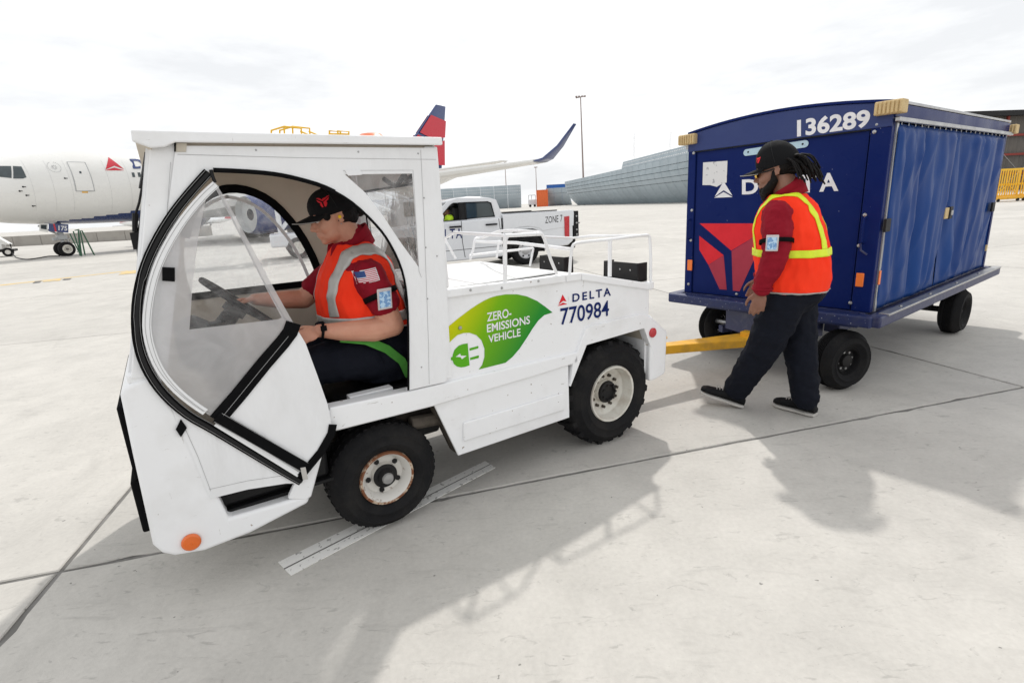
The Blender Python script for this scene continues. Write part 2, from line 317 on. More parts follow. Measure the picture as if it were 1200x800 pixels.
    def ball(s, c, r, m=None, seg=16, mt=None):
        c = Vector(c); r = r if hasattr(r, '__len__') else (r, r, r); vs = []; fs = []; R = seg//2
        for i in range(R+1):
            t = math.pi*i/R
            for k in range(seg): a = 2*math.pi*k/seg; v = Vector((r[0]*math.sin(t)*math.cos(a), r[1]*math.sin(t)*math.sin(a), r[2]*math.cos(t))); vs.append(c+(mt @ v if mt else v))
        for i in range(R):
            for k in range(seg): k2 = (k+1) % seg; fs.append((i*seg+k, (i+1)*seg+k, (i+1)*seg+k2, i*seg+k2))
        s.add(vs, fs, m); return s
    def loft(s, secs, n=24, m=None, caps=True, power=2.0):
        """secs: (centre, axisA vec, axisB vec)"""
        vs = []
        for c, A, B in secs:
            c, A, B = Vector(c), Vector(A), Vector(B)
            for k in range(n):
                t = 2*math.pi*k/n; ca, sa = math.cos(t), math.sin(t)
                ca = math.copysign(abs(ca)**(2/power), ca); sa = math.copysign(abs(sa)**(2/power), sa)
                vs.append(c+A*ca+B*sa)
        fs = []
        for i in range(len(secs)-1):
            for k in range(n): k2 = (k+1) % n; fs.append((i*n+k, i*n+k2, (i+1)*n+k2, (i+1)*n+k))
        if caps: fs += [tuple(reversed(range(n))), tuple((len(secs)-1)*n+k for k in range(n))]
        return s.add(vs, fs, m)
    def build(s, name, mats, parent=None, bevel=0.0, smooth=35, segs=2, kind=None, fixn=True):
        bm = s.bm
        bmesh.ops.remove_doubles(bm, verts=bm.verts, dist=1e-5)
        if fixn: bmesh.ops.recalc_face_normals(bm, faces=bm.faces)
        me = bpy.data.meshes.new(name); bm.to_mesh(me); bm.free()
        for k in (mats if isinstance(mats, (list, tuple)) else [mats]): me.materials.append(M[k])
        if smooth:
            me.polygons.foreach_set('use_smooth', [True]*len(me.polygons)); me.set_sharp_from_angle(angle=math.radians(smooth))
        o = bpy.data.objects.new(name, me); COL.objects.link(o); o.parent = parent
        if bevel:
            b = o.modifiers.new('bevel', 'BEVEL'); b.width = bevel; b.segments = segs; b.limit_method = 'ANGLE'; b.angle_limit = math.radians(40); b.harden_normals = False
        if kind: o['kind'] = kind
        return o
def smooth_path(pts, n=6, closed=False):
    """Catmull-Rom through 2D or 3D points"""
    P = [Vector(p) for p in pts]; out = []; N = len(P)
    for i in range(N if closed else N-1):
        p0 = P[(i-1) % N] if closed or i else P[0]; p1 = P[i]; p2 = P[(i+1) % N]; p3 = P[(i+2) % N] if closed or i+2 < N else P[-1]
        for k in range(n):
            t = k/n; out.append(0.5*((2*p1)+(p2-p0)*t+(2*p0-5*p1+4*p2-p3)*t*t+(3*p1-p0-3*p2+p3)*t**3))
    if not closed: out.append(P[-1])
    return out
def text_geo(s, bold=0.0, space=1.0):
    cu = bpy.data.curves.new('t', 'FONT'); cu.body = s; cu.offset = bold; cu.space_character = space; cu.resolution_u = 4
    o = bpy.data.objects.new('t', cu); COL.objects.link(o); dg = bpy.context.evaluated_depsgraph_get(); me = bpy.data.meshes.new_from_object(o.evaluated_get(dg))
    vs = [v.co.copy() for v in me.vertices]; fs = [tuple(p.vertices) for p in me.polygons]
    bpy.data.objects.remove(o); bpy.data.curves.remove(cu); bpy.data.meshes.remove(me)
    x0 = min(v.x for v in vs); x1 = max(v.x for v in vs); y0 = min(v.y for v in vs); y1 = max(v.y for v in vs)
    return [((v.x-x0)/(x1-x0), (v.y-y0)/(y1-y0)) for v in vs], fs
def quadmap(bl, br, tr, tl, off=Vector((0, 0, 0))):
    bl, br, tr, tl = map(Vector, (bl, br, tr, tl))
    return lambda u, v: (bl*(1-u)+br*u)*(1-v)+(tl*(1-u)+tr*u)*v+off
def text(name, s, fn, matname, parent, bold=0.0, space=1.0):
    uv, fs = text_geo(s, bold, space); b = MB(); b.add([fn(u, v) for u, v in uv], fs); return b.build(name, matname, parent, smooth=0, fixn=False)
def blob(name, parts, mats, parent, voxel=0.008, it=4):
    """one continuous skin grown round overlapping solids"""
    b = MB()
    for p in parts: p(b)
    bmesh.ops.recalc_face_normals(b.bm, faces=b.bm.faces)
    me = bpy.data.meshes.new(name); b.bm.to_mesh(me); b.bm.free(); o = bpy.data.objects.new(name, me); COL.objects.link(o)
    r = o.modifiers.new('r', 'REMESH'); r.mode = 'VOXEL'; r.voxel_size = voxel; r.use_smooth_shade = True
    q = o.modifiers.new('s', 'SMOOTH'); q.iterations = it; q.factor = 0.5
    dg = bpy.context.evaluated_depsgraph_get(); m2 = bpy.data.meshes.new_from_object(o.evaluated_get(dg)); m2.name = name
    o.modifiers.clear(); o.data = m2; bpy.data.meshes.remove(me)
    m2.materials.clear()
    for k in (mats if isinstance(mats, (list, tuple)) else [mats]): m2.materials.append(M[k])
    m2.polygons.foreach_set('use_smooth', [True]*len(m2.polygons)); o.parent = parent
    return o
def limb(pts, n=14):
    """tapered chain: (point, radius) -> rounded capsules"""
    def f(b):
        for (p, r), (q, s) in zip(pts, pts[1:]):
            p, q = Vector(p), Vector(q); b.tube([p, q], r, n, r2=s)
        for p, r in pts: b.ball(p, r*0.998, seg=n)
    return f
def wrinkle(o, amp, scale, stretch=(1, 1, 1), seed=0.0):
    from mathutils import noise
    me = o.data
    for v, nn in zip(me.vertices, [v.normal.copy() for v in me.vertices]):
        p = Vector((v.co.x*stretch[0], v.co.y*stretch[1], v.co.z*stretch[2]))*scale+Vector((seed, seed, seed))
        k = 1-abs(noise.noise(p))*2; k2 = noise.noise(p*2.3)
        v.co += nn*amp*(k*0.7+k2*0.5-0.4)
    me.update()
def bvh(*objs):
    vs = []; fs = []
    for o in objs:
        k = len(vs); vs += [v.co.copy() for v in o.data.vertices]; fs += [tuple(i+k for i in p.vertices) for p in o.data.polygons]
    return BVHTree.FromPolygons(vs, fs)
def band(name, tree, rays, width, matname, parent, off=0.004, th=0.003):
    """strap lying on a surface: rays = list of (origin, direction, width axis)"""
    b = MB(); rows = []
    W = 5
    for o, d, wa in rays:
        d = Vector(d).normalized(); wa = Vector(wa).normalized(); row = []
        for k in range(W):
            t = (k/(W-1)-0.5)*width; h = tree.ray_cast(Vector(o)+wa*t, d, 4)
            row.append(h[0]-d*off if h[0] is not None else None)
        rows.append(row)
    vs = []; idx = {}
    for i, row in enumerate(rows):
        for k, p in enumerate(row):
            if p is not None: idx[i, k] = len(vs); vs.append(p)
    fs = []
    for i in range(len(rows)-1):
        for k in range(W-1):
            q = [(i, k), (i, k+1), (i+1, k+1), (i+1, k)]
            if all(a in idx for a in q):
                P = [vs[idx[a]] for a in q]
                if max((P[0]-P[2]).length, (P[1]-P[3]).length) < 0.14: fs.append(tuple(idx[a] for a in q))
    b.add(vs, fs); o = b.build(name, matname, parent, fixn=False)
    so = o.modifiers.new('solid', 'SOLIDIFY'); so.thickness = th; so.offset = 0
    return o
def copy_thing(o, loc, rz, label=None, parent=None):
    c = o.copy(); COL.objects.link(c)
    if parent is None: c.location = loc; c.rotation_euler = (0, 0, rz)
    else: c.parent = parent
    if label: c['label'] = label
    for ch in list(o.children): copy_thing(ch, None, None, None, c)
    return c
WORLD = Frame(0, 0, 0)
# ================================================================ THE SETTING
b = MB(); b.box((-3000, -400, -0.5), (3000, 4000, -0.02)); ground = b.build('ground', 'concrete', None, smooth=0, kind='structure')
GF = Frame(-2.11, 2.06, 14.6); S = 6.06
apron = GF.empty('apron', kind='structure')
b = MB(); b.box((-9*S, -2*S, -0.019), (9*S, 15*S, -0.009)); tag(b.build('joint_sealant', 'joint', apron, smooth=0), kind='stuff')
b = MB(); NS = 70; rn = random.Random(3); ring = []
for sd4 in range(4):
    for k in range(NS):
        t = g_ = k/NS; c = [(t, 0), (1, t), (1-t, 1), (0, 1-t)][sd4]; jit = 0 if k == 0 else abs(rn.gauss(0, .0022))+(.014 if rn.random() < .03 else 0); ring.append((c, jit))
def slab_pt(c, off): m = .0105+off; return (m+c[0]*(S-2*m), m+c[1]*(S-2*m))
n = len(ring); vs = [(*slab_pt(c, j), -.0085) for c, j in ring]+[(*slab_pt(c, j*.8), -.005) for c, j in ring]+[(*slab_pt(c, j+.005), 0) for c, j in ring]
b.add(vs, [(k, (k+1) % n, (k+1) % n+n, k+n) for k in range(n)]+[(k+n, (k+1) % n+n, (k+1) % n+2*n, k+2*n) for k in range(n)]+[tuple(range(2*n, 3*n))])
slab0 = b.build('concrete_slab', 'concrete', apron, smooth=0); first = True; ns = 0
for j in range(-2, 15):
    for i in range(-9, 9):
        c = GF.world(((i+.5)*S, (j+.5)*S, 0))
        if c.y < -3 or abs(c.x) > 1.15*c.y+14 or ns >= 298: continue
        o = slab0 if first else slab0.copy()
        if not first: COL.objects.link(o); o.parent = apron
        first = False; o.location = (i*S, j*S, 0); ns += 1
def gpt(px, py, z=0.0): return WORLD.at(px, py, 2, z)
def marking(name, quad, matname, z=0.004, parent=None):
    b = MB(); P = [gpt(*p) for p in quad]; b.add([(p.x, p.y, z) for p in P]+[(p.x, p.y, z-0.003) for p in P], [(0,1,2,3),(7,6,5,4),(0,4,5,1),(1,5,6,2),(2,6,7,3),(3,7,4,0)])
    return b.build(name, matname, parent, smooth=0, kind=None if parent else 'structure')
wm = WORLD.empty('white_road_marking', kind='structure')
def lerp(a, c, t): return tuple(x+(y-x)*t for x, y in zip(a, c))
qa, qb, qc, qd = (326, 659), (341, 674.5), (580.5, 548), (568.5, 540.5)
marking('painted_stripe', [qa, lerp(qa, qb, .46), lerp(qd, qc, .46), qd], 'dash', parent=wm)
marking('painted_stripe', [lerp(qa, qb, .54), qb, qc, lerp(qd, qc, .54)], 'dash', parent=wm)
marking('painted_stripe', [lerp(qa, qb, .465), lerp(qa, qb, .535), lerp(qd, qc, .535), lerp(qd, qc, .465)], 'dashblack', z=0.0035, parent=wm)
ym = WORLD.empty('yellow_taxi_marking', kind='structure')
marking('painted_line', [(0, 334.9), (0, 333.9), (150, 317.2), (150, 317.9)], 'taxi', parent=ym)
marking('painted_bar', [(50, 330.6), (53, 328.2), (72, 327.0), (70, 329.0)], 'taxi', z=0.008, parent=ym)
marking('painted_bar', [(38, 332.2), (41, 329.9), (49, 329.2), (47, 331.3)], 'dashblack', z=0.008, parent=ym)
marking('painted_bar', [(73, 328.7), (75, 326.9), (84, 326.2), (82, 327.8)], 'dashblack', z=0.008, parent=ym)
marking('painted_bar', [(139, 322), (143, 318.4), (165, 316.5), (162, 320)], 'taxi', z=0.008, parent=ym)
marking('painted_bar', [(40, 417.5), (30, 419.5), (0, 422), (0, 421)], 'joint', z=0.002, parent=ym) if False else None

# ---------------------------------------------------------------- blast fences
def curve_prof(h, d):          # deflector profile: foot forward, concave, near vertical top (offset toward viewer, z)
    return [(-d*(1-t)**2.2, h*t) for t in [k/8 for k in range(9)]]
def blast_fence(name, p0, p1, h, npan, dirn, depth, label, slots=((.52, 0), (.66, 0), (.8, 0), (.93, 0)), hi=(), group=None):
    """panels from ground point p0 to p1; dirn = side the foot curves to"""
    p0, p1 = Vector((*p0, 0)), Vector((*p1, 0)); L = (p1-p0).length; ang = math.atan2(p1.y-p0.y, p1.x-p0.x)
    F = Frame(p0.x, p0.y, math.degrees(ang)); root = F.empty(name, label=label, category='blast fence')
    if group: root['group'] = group
    W = L/npan
    prof = [(dirn*o, z) for o, z in curve_prof(h, depth)]
    b = MB(); vs = []
    for x in (0.04, W-0.04):
        for o, z in prof: vs.append((x, o, z))
        for o, z in prof: vs.append((x, o-dirn*0.25, z))
    n = len(prof); fs = []
    for k in range(n-1): fs += [(k, k+1, 2*n+k+1, 2*n+k), (n+k, 3*n+k, 3*n+k+1, n+k+1), (k, n+k, n+k+1, k+1), (2*n+k, 2*n+k+1, 3*n+k+1, 3*n+k)]
    fs += [(n-1, 2*n-1, 4*n-1, 3*n-1)]
    b.add(vs, fs); pan = b.build('fence_panel', 'fence', root, smooth=40)
    for i in range(npan):
        o = pan if i == 0 else pan.copy()
        if i: COL.objects.link(o); o.parent = root
        o.location = (i*W, 0, 0)
    for f, lite in slots:
        b = MB(); z = h*f; W3 = W/6; k = 0.0; hh = .045 if not lite else .07
        t = f; off = -depth*(1-t)**2.2*dirn; sl = depth*2.2*(1-t)**1.2/h*dirn     # slope of the profile: offset per metre of height
        while k < L:
            y0 = off+dirn*-.0; b.add([(k, off-sl*hh+(-dirn)*-.04*1, z-hh), (k+W3*.6, off-sl*hh+dirn*.04, z-hh), (k+W3*.6, off+sl*hh+dirn*.04, z+hh), (k, off+sl*hh+dirn*.04, z+hh), (k, off-sl*hh-dirn*.1, z-hh), (k+W3*.6, off-sl*hh-dirn*.1, z-hh), (k+W3*.6, off+sl*hh-dirn*.1, z+hh), (k, off+sl*hh-dirn*.1, z+hh)], [(0,1,2,3),(7,6,5,4),(0,4,5,1),(1,5,6,2),(2,6,7,3),(3,7,4,0)]); k += W3
        b.build('slot_row', 'slotlight' if lite else 'slot', root, smooth=0, kind='stuff')
    return root
# main curved fence on the right of the tug: a long low run, with a vertical extension standing on its near half (viewer side is +y)
blast_fence('blast_fence', (34.6, 77), (22.2, 197), 8.35, 30, 1, 4.6, 'long grey curved blast fence between the blue containers and the baggage cart', slots=((.48, 0), (.60, 0), (.73, 0), (.86, 0)))
FX = Frame(34.6, 77, math.degrees(math.atan2(120, -12.4))); fx = FX.empty('fence_extension', label='raised grey strip with two white dashed rows on top of the near blast fence', category='fence extension')
pb = MB(); pb.add([(.03, 0, 8.38), (3.97, 0, 8.38), (3.97, -.35, 9.95), (.03, -.35, 9.95), (.03, -.2, 8.38), (3.97, -.2, 8.38), (3.97, -.55, 9.95), (.03, -.55, 9.95)], [(0,1,2,3),(7,6,5,4),(0,4,5,1),(1,5,6,2),(2,6,7,3),(3,7,4,0)]); pan = pb.build('fence_panel', 'fence', fx, smooth=0)
for i in range(14):
    o = pan if i == 0 else pan.copy()
    if i: COL.objects.link(o); o.parent = fx
    o.location = (i*4, 0, 0)
for z in (8.75, 9.5):
    pb = MB(); [pb.box((k*.8, -.02-(z-8.38)*.223, z-.07), (k*.8+.42, .03-(z-8.38)*.223, z+.07)) for k in range(70)]; pb.build('slot_row', 'slotlight', fx, smooth=0, kind='stuff')
blast_fence('blast_fence', (-70, 220), (7.0, 220), 9.0, 14, -1, 4.0, 'grey slotted blast fence far behind the white pickup truck', slots=((.60, 1), (.74, 1), (.86, 1)))
blast_fence('blast_fence', (16.8, 217), (26.0, 214), 6.9, 3, -1, 4.6, 'short shaded grey blast fence below the blue container', slots=((.7, 0),))
def cbox(name, a, c, m, root): b = MB(); b.box(a, c); return b.build(name, m, root, bevel=0.05, smooth=0)
def container(x, y, L, D, H, m, label, z0=0.0):
    F = Frame(x, y, 0, z0); r = F.empty('shipping_container', label=label, category='container')
    b = MB(); n = int(L/0.4); vs = []
    for i in range(n+1):
        d = 0.12 if i % 2 else 0; vs += [(i*L/n, d, 0.1), (i*L/n, d, H-0.1)]
    b.add(vs, [(2*i, 2*i+2, 2*i+3, 2*i+1) for i in range(n)]); b.box((0, .15, 0.1), (L, D, H-.1)); b.build('corrugated_wall', m, r, smooth=0)
    b = MB(); b.box((-.05, -.05, 0), (L+.05, D, .1)); b.box((-.05, -.05, H-.1), (L+.05, D, H)); b.box((-.06, -.06, .1), (.12, .1, H-.1)); b.box((L-.12, -.06, .1), (L+.06, .1, H-.1)); b.build('frame', m, r, smooth=0)
    return r
container(13.0, 214, 4.3, 4, 6.4, 'contorange', 'bright orange container standing in the gap between the grey fences')
container(18.2, 228, 8.6, 3, 8.6, 'contblue', 'blue topped container above the far shaded fence')
# service yard clutter in the gap
F = Frame(9.6, 216, 0); r = F.empty('service_trailer', label='small white and grey service trailer parked left of the orange container', category='trailer')
b = MB(); b.box((0, 0, .8), (3.2, 2, 2.9)); b.build('body', 'craneg', r, bevel=.1)
b = MB(); [b.lathe([(0.02, 0), (.5, 0), (.5, .3), (.02, .3)], (x, -.1, .5), (0, -1, 0), 14) for x in (.7, 2.5)]; b.build('wheel', 'rubber', r)
b = MB(); [b.cyl((x, .2, 2.9), (x, .2, 4.6), .07, 6) for x in (.2, 1.4, 2.9)]; b.tube([(.2, .2, 4.6), (2.9, .2, 4.6)], .07, 6); b.build('rail', 'plastic', r)
# brown roofed building behind the fence
F = Frame(38, 150, 84); r = F.empty('brown_building', label='low building with brown roof edge showing above the grey fence by the mast', category='building')
b = MB(); b.box((0, -14, 0), (135, -2, 10.2)); b.build('wall', 'siding', r, smooth=0)
b = MB(); b.box((-.6, -14.5, 10.2), (135.6, -1.2, 11.3)); b.build('roof', 'brick', r, bevel=.05, smooth=0)
# light mast
F = Frame(27.5, 190, 0); r = F.empty('light_mast', label='tall thin brown floodlight mast rising behind the winglet', category='light mast')
b = MB(); b.tube([(0.6, 0, 0), (0, 0, 35)], 0.34, 10, r2=0.17); b.build('pole', 'mast', r)
b = MB(); b.tube([(-1.6, 0, 34.8), (1.6, 0, 35.3)], .14, 8); b.build('cross_arm', 'mast', r)
for x in (-1.4, -.5, .5, 1.4):
    b = MB(); b.box((x-.34, -.35, 35.0), (x+.34, .3, 35.45)); b.build('floodlight', 'mast', r, bevel=.05)
def mast(x, y, h, label):
    F = Frame(x, y, 0); r = F.empty('light_mast', label=label, category='light mast')
    b = MB(); b.tube([(0, 0, 0), (0, 0, h)], .3, 8, r2=.16); b.build('pole', 'mast', r)
    b = MB(); b.box((-1, -.3, h), (1, .3, h+.5)); b.build('floodlight', 'mast', r)
mast(1.6, 330, 26, 'distant thin light mast left of the orange container'); mast(20.0, 330, 22, 'distant thin light mast above the orange and blue containers')
def crane(x, y, h, label, lean):
    F = Frame(x, y, 0); r = F.empty('tower_crane', label=label, category='crane'); b = MB()
    for dx in (-.8, .8):
        for dy in (-.8, .8): b.tube([(dx, dy, 0), (dx*.5+lean, dy*.5, h)], .06, 5)
    n = int(h/3)
    for k in range(n):
        t0, t1 = k/n, (k+1)/n; s = 1 if k % 2 else -1
        b.tube([(s*.8*(1-.5*t0)+lean*t0, -.7, h*t0), (-s*.8*(1-.5*t1)+lean*t1, -.7, h*t1)], .05, 4)
    b.build('lattice_jib', 'craneg', r, smooth=0)
    b = MB(); b.tube([(lean, 0, h), (lean, 0, h+2.2)], .10, 5); b.build('jib_tip', 'craneg', r)
crane(95, 400, 44, 'faint lattice crane above the step in the grey fence', 1.2); crane(120.4, 400, 45.5, 'faint leaning lattice crane near the top left of the baggage cart', 2.0)
# hangar at the right edge
F = Frame(42, 60.5, 8.5); r = F.empty('hangar', label='dark corrugated hangar with red beams at the right edge', category='hangar')
b = MB(); L, H = 60, 8.2; n = 200; vs = []
for i in range(n+1):
    d = 0.12 if i % 2 else 0; vs += [(i*L/n, d, 0), (i*L/n, d, H)]
b.add(vs, [(2*i, 2*i+2, 2*i+3, 2*i+1) for i in range(n)]); b.box((0, .3, 0), (L, 30, H)); b.build('corrugated_wall', 'siding', r, smooth=0)
b = MB(); b.add([(-1, -1.0, H-.1), (L, -1.0, H-.1), (L, 31, H+1.6), (-1, 31, H+1.6), (-1, -1.0, H+.45), (L, -1.0, H+.45), (L, 31, H+2.2), (-1, 31, H+2.2)], [(0,1,2,3),(7,6,5,4),(0,4,5,1),(1,5,6,2),(2,6,7,3),(3,7,4,0)]); b.build('roof', 'plastic', r, smooth=0)
for z in (1.9, 4.0, 6.1):
    b = MB(); b.box((0, -.28, z-.12), (L, -.12, z+.12)); b.build('horizontal_beam', 'redbeam', r, smooth=0)
for k in range(12):
    b = MB(); b.box((k*5+.1, -.5, 0), (k*5+.35, -.29, H-.1)); b.build('column', 'redbeam', r, smooth=0)
b = MB()
for k in range(12): b.tube([(k*5+.2, -.6, 0), (k*5+5.2, -.6, 4)], .04, 5); b.tube([(k*5+.2, -.6, 4), (k*5+5.2, -.6, 0)], .04, 5)
b.build('cross_brace', 'steel', r)
# yellow barrier units on castors in front of the hangar
def barrier_unit(x, y, deg, label):
    F = Frame(x, y, deg); r = F.empty('wheeled_barrier', label=label, category='barrier', group='yellow wheeled barriers by the hangar')
    b = MB()
    for z in (.35, 1.05, 1.95): b.box((0, 0, z-.06), (1.7, .06, z+.06))
    for x_ in (0, .85, 1.64): b.box((x_, .061, .3), (x_+.07, .12, 2.0))
    b.build('frame', 'yellow_rail', r, smooth=0)
    for k in range(10):
        b = MB(); b.box((.1+k*.16, -.05, .41), (.15+k*.16, -.001, 1.89)); b.build('slat', 'yellow_rail', r, smooth=0)
    b = MB(); b.tube([(.1, -.08, .4), (.8, -.08, 1.0)], .025, 6); b.tube([(.9, -.08, 1.0), (1.6, -.08, .4)], .025, 6); b.build('diagonal_brace', 'yellow_rail', r)
    b = MB(); b.box((0, -.25, .14), (1.7, .35, .28)); b.build('base', 'yellow', r, bevel=.02)
    for x_ in (.2, 1.5):
        b = MB(); b.lathe([(.02, 0), (.1, 0), (.1, .06), (.02, .06)], (x_, -.2, .1), (0, -1, 0), 12); b.build('castor', 'blackmetal', r)
for k in range(3): barrier_unit(31.0+k*1.78*.98, 34+k*.15, 3, ['leftmost yellow slatted barrier on castors beside the cart', 'second yellow slatted barrier on castors at the frame edge', 'third yellow slatted barrier on castors past the frame edge'][k])
# concrete barrier wall, far left
F = Frame(-70, 57, -1); r = F.empty('concrete_barrier_wall', label='low grey concrete barrier wall behind the nose wheel', category='wall')
for k in range(13):
    b = MB(); b.box((k*3, 0, 0), (k*3+2.96, .5, 1.05)); b.build('concrete_block', 'barrier', r, bevel=.04, smooth=0)
# distant airliners
def far_jet(x, y, deg, s, label, tailmat='planered'):
    F = Frame(x, y, deg); r = F.empty('distant_airliner', label=label, category='airliner', group='airliners parked far across the apron')
    secs = []
    for t, rr, zc in ((0, .1, 3.0), (.03, .9, 3.1), (.08, 1.6, 3.3), (.16, 2.0, 3.5), (.7, 2.0, 3.5), (.85, 1.4, 4.0), (1, .3, 4.6)):
        secs.append(((t*38*s, 0, zc*s), (0, rr*s, 0), (0, 0, rr*s)))
    b = MB(); b.loft(secs, 16); b.build('fuselage', 'planewhite', r)
    b = MB(); b.plate([[(31*s, 5*s), (35.5*s, 11.5*s), (38*s, 11.5*s), (37*s, 5*s)]], 1, -.2, .2); b.build('tail_fin', tailmat, r, smooth=0)
    b = MB(); b.plate([[(34.2*s, 8*s), (36.4*s, 11.6*s), (38.1*s, 11.6*s), (37.4*s, 7*s)]], 1, -.26, .26); b.build('fin_stripe', 'planeblue', r, smooth=0)
    b = MB(); b.plate([[(14*s, 0), (22*s, -17*s), (24*s, -17*s), (20*s, 0), (24*s, 17*s), (22*s, 17*s)]], 2, 2.6*s, 2.9*s); b.build('wing', 'planegrey', r, smooth=0)
    for y_ in (-5, 5):
        b = MB(); b.lathe([(.9*s, 0), (1.0*s, 1.2*s), (.6*s, 3*s)], (13*s, y_*s, 1.7*s), (1, 0, 0), 14); b.build('engine', 'planegrey', r)
    b = MB()
    for px_, py_ in ((4, 0), (19, -2.5), (19, 2.5)): b.cyl((px_*s, py_*s, 0), (px_*s, py_*s, 2.5*s), .2*s); b.lathe([(.05, -.2), (.5*s, -.2), (.5*s, .2), (.05, .2)], (px_*s, py_*s, .5*s), (0, 1, 0), 12)
    b.build('landing_gear', 'blackmetal', r)
far_jet(-152, 122, 10, .60, 'large distant airliner with red and blue tail at the left edge')
far_jet(-130, 205, 165, .55, 'far small airliner with red tail seen right of the nose wheel')
far_jet(-112, 190, 20, .38, 'tiny far airliner with red tail beside the tug windscreen')
far_jet(-92, 200, 15, .60, 'far airliner seen under the blue belly through the tug cab')
# ================================================================ LARGE AIRLINER
AF = Frame(-25.22, 30.52, 58)
jet = AF.empty('airliner', label='large white airliner with blue belly and nose wheel, parked behind the tug', category='airliner')
ZC, RZ, RY = 3.85, 2.125, 1.97
def fus(x):            # centre z, half height, half width at station x
    L0, L1 = -5.0, 3.2
    if x < L1:
        t = max(0.0, (x-L0)/(L1-L0)); k = (1-(1-t)**2.05)**0.54
        top = 3.05+(ZC+RZ-3.05)*k**1.12; bot = 3.05-(3.05-(ZC-RZ))*(1-(1-t)**2.6)**0.5
        return (top+bot)/2, max(.02, (top-bot)/2), max(.02, RY*(1-(1-t)**2.3)**0.52)
    if x < 22: return ZC, RZ, RY
    t = (x-22)/16.0; t = min(1, t); top = ZC+RZ-0.35*t*t; bot = ZC-RZ+3.0*t**1.5
    return (top+bot)/2, max(.12, (top-bot)/2*(1-.35*t*t)), max(.12, RY*(1-t**1.8*.93))
b = MB(); secs = []; xs = [-5+8.2*(k/22)**1.7 for k in range(23)]+[5, 8, 12, 16, 20, 22]+[22+16*k/10 for k in range(1, 11)]
for x in xs: zc, hz, hy = fus(x); secs.append(((x, 0, zc), (0, hy, 0), (0, 0, hz)))
b.loft(secs, 144)
for f in b.bm.faces:
    c = f.calc_center_median()
    if c.z < min(2.55, 1.86+0.105*(c.x+.6)) and c.x > -0.6: f.material_index = 1
fuselage = b.build('fuselage', ['planewhite', 'planeblue'], jet, smooth=50)
def skinpt(x, z, off=0.012, sidey=-1):
    zc, hz, hy = fus(x); s = max(-1, min(1, (z-zc)/hz)); y = sidey*hy*math.sqrt(max(0, 1-s*s)); n = Vector((0, y/(hy*hy), (z-zc)/(hz*hz))).normalized()
    return Vector((x, y, z))+n*off
def A_(px, py):        # point of the near fuselage side seen at a photo position
    p = AF.at(px, py, 1, -1.9)
    for _ in range(6):
        zc, hz, hy = fus(p.x); s = max(-.98, min(.98, (p.z-zc)/hz)); p = AF.at(px, py, 1, -hy*math.sqrt(1-s*s))
    return p
def skin_poly(name, pix, m, off=0.014, sub=6, parent=None):
    P = [A_(*q) for q in pix]; b = MB(); pts = [(p.x, p.z) for p in P]
    n = len(pts); full = []
    for i in range(n):
        a, c = pts[i], pts[(i+1) % n]
        for k in range(sub): full.append((a[0]+(c[0]-a[0])*k/sub, a[1]+(c[1]-a[1])*k/sub))
    b.sheet([full], lambda p: skinpt(p[0], p[1], off)); bm = b.bm; bmesh.ops.subdivide_edges(bm, edges=bm.edges, cuts=2)
    for v in bm.verts: v.co = skinpt(v.co.x, v.co.z, off)
    return b.build(name, m, parent or jet, smooth=60, fixn=False)
def skin_line(name, pix, r, m, parent=None, closed=True):
    pts = []
    P = [A_(*q) for q in pix]; n = len(P)
    for i in range(n if closed else n-1):
        a, c = P[i], P[(i+1) % n]
        for k in range(5): q = a.lerp(c, k/5); pts.append(skinpt(q.x, q.z, 0.01))
    b = MB(); b.tube(pts, r, 5, closed=closed); return b.build(name, m, parent or jet)
skin_poly('cockpit_window', [(-6, 195), (13, 195), (13.5, 209), (-6, 207)], 'darkglass')
skin_poly('cockpit_window', [(15, 195), (25, 195.5), (31, 208), (27, 209.5), (15.5, 209.5)], 'darkglass')
door = skin_poly('cabin_door', [(79, 190.5), (99, 191), (110, 223), (90, 223.5)], 'planewhite', off=0.02)
skin_line('door_outline', [(78.5, 190), (99.5, 190.5), (110.8, 224), (89, 224)], .022, 'planegrey', door)
skin_poly('door_sill', [(96, 224.3), (103, 224.3), (103, 226), (96, 226)], 'yellow', parent=door)
skin_poly('door_window', [(92.5, 201.2), (95, 201.2), (95.6, 203.8), (93.2, 203.8)], 'darkglass', off=.03, parent=door)
skin_poly('winged_triangle_logo', [(127, 184.5), (145.5, 198.8), (134, 194.6), (123.5, 199)], 'planered')
skin_poly('winged_triangle_logo', [(134, 196.6), (145.5, 200), (122.5, 200)], 'planered')
for k in range(9): skin_poly('cabin_window', [(154+k*7, 202.5-.1*k), (157.2+k*7, 202.5-.1*k), (158.5+k*7, 207.8-.1*k), (155.3+k*7, 207.8-.1*k)], 'darkglass', sub=2)
# airline name along the side (only the first letter clears the tug)
for i, ch in enumerate('DELTA'):
    x0 = 151.5+i*22
    bl, br, tr, tl = A_(x0+4.5, 198), A_(x0+18.5, 198), A_(x0+15, 186.5), A_(x0, 186.5); f2 = quadmap(bl, br, tr, tl)
    text('airline_letter', ch, lambda u, v, f2=f2: (lambda p: skinpt(p.x, p.z, .02))(f2(u, v)), 'planeblue', jet, bold=.035)
for xq in (24, 50, 72, 118, 142):
    p1, p2 = A_(xq, 188), A_(xq+(6 if xq > 40 else 2), 248); pp = [skinpt(p1.x+(p2.x-p1.x)*0, p1.z+(p2.z-p1.z)*k/14, .004) for k in range(15)]; b = MB(); b.tube(pp, .003, 4); b.build('panel_line', 'planegrey', jet)
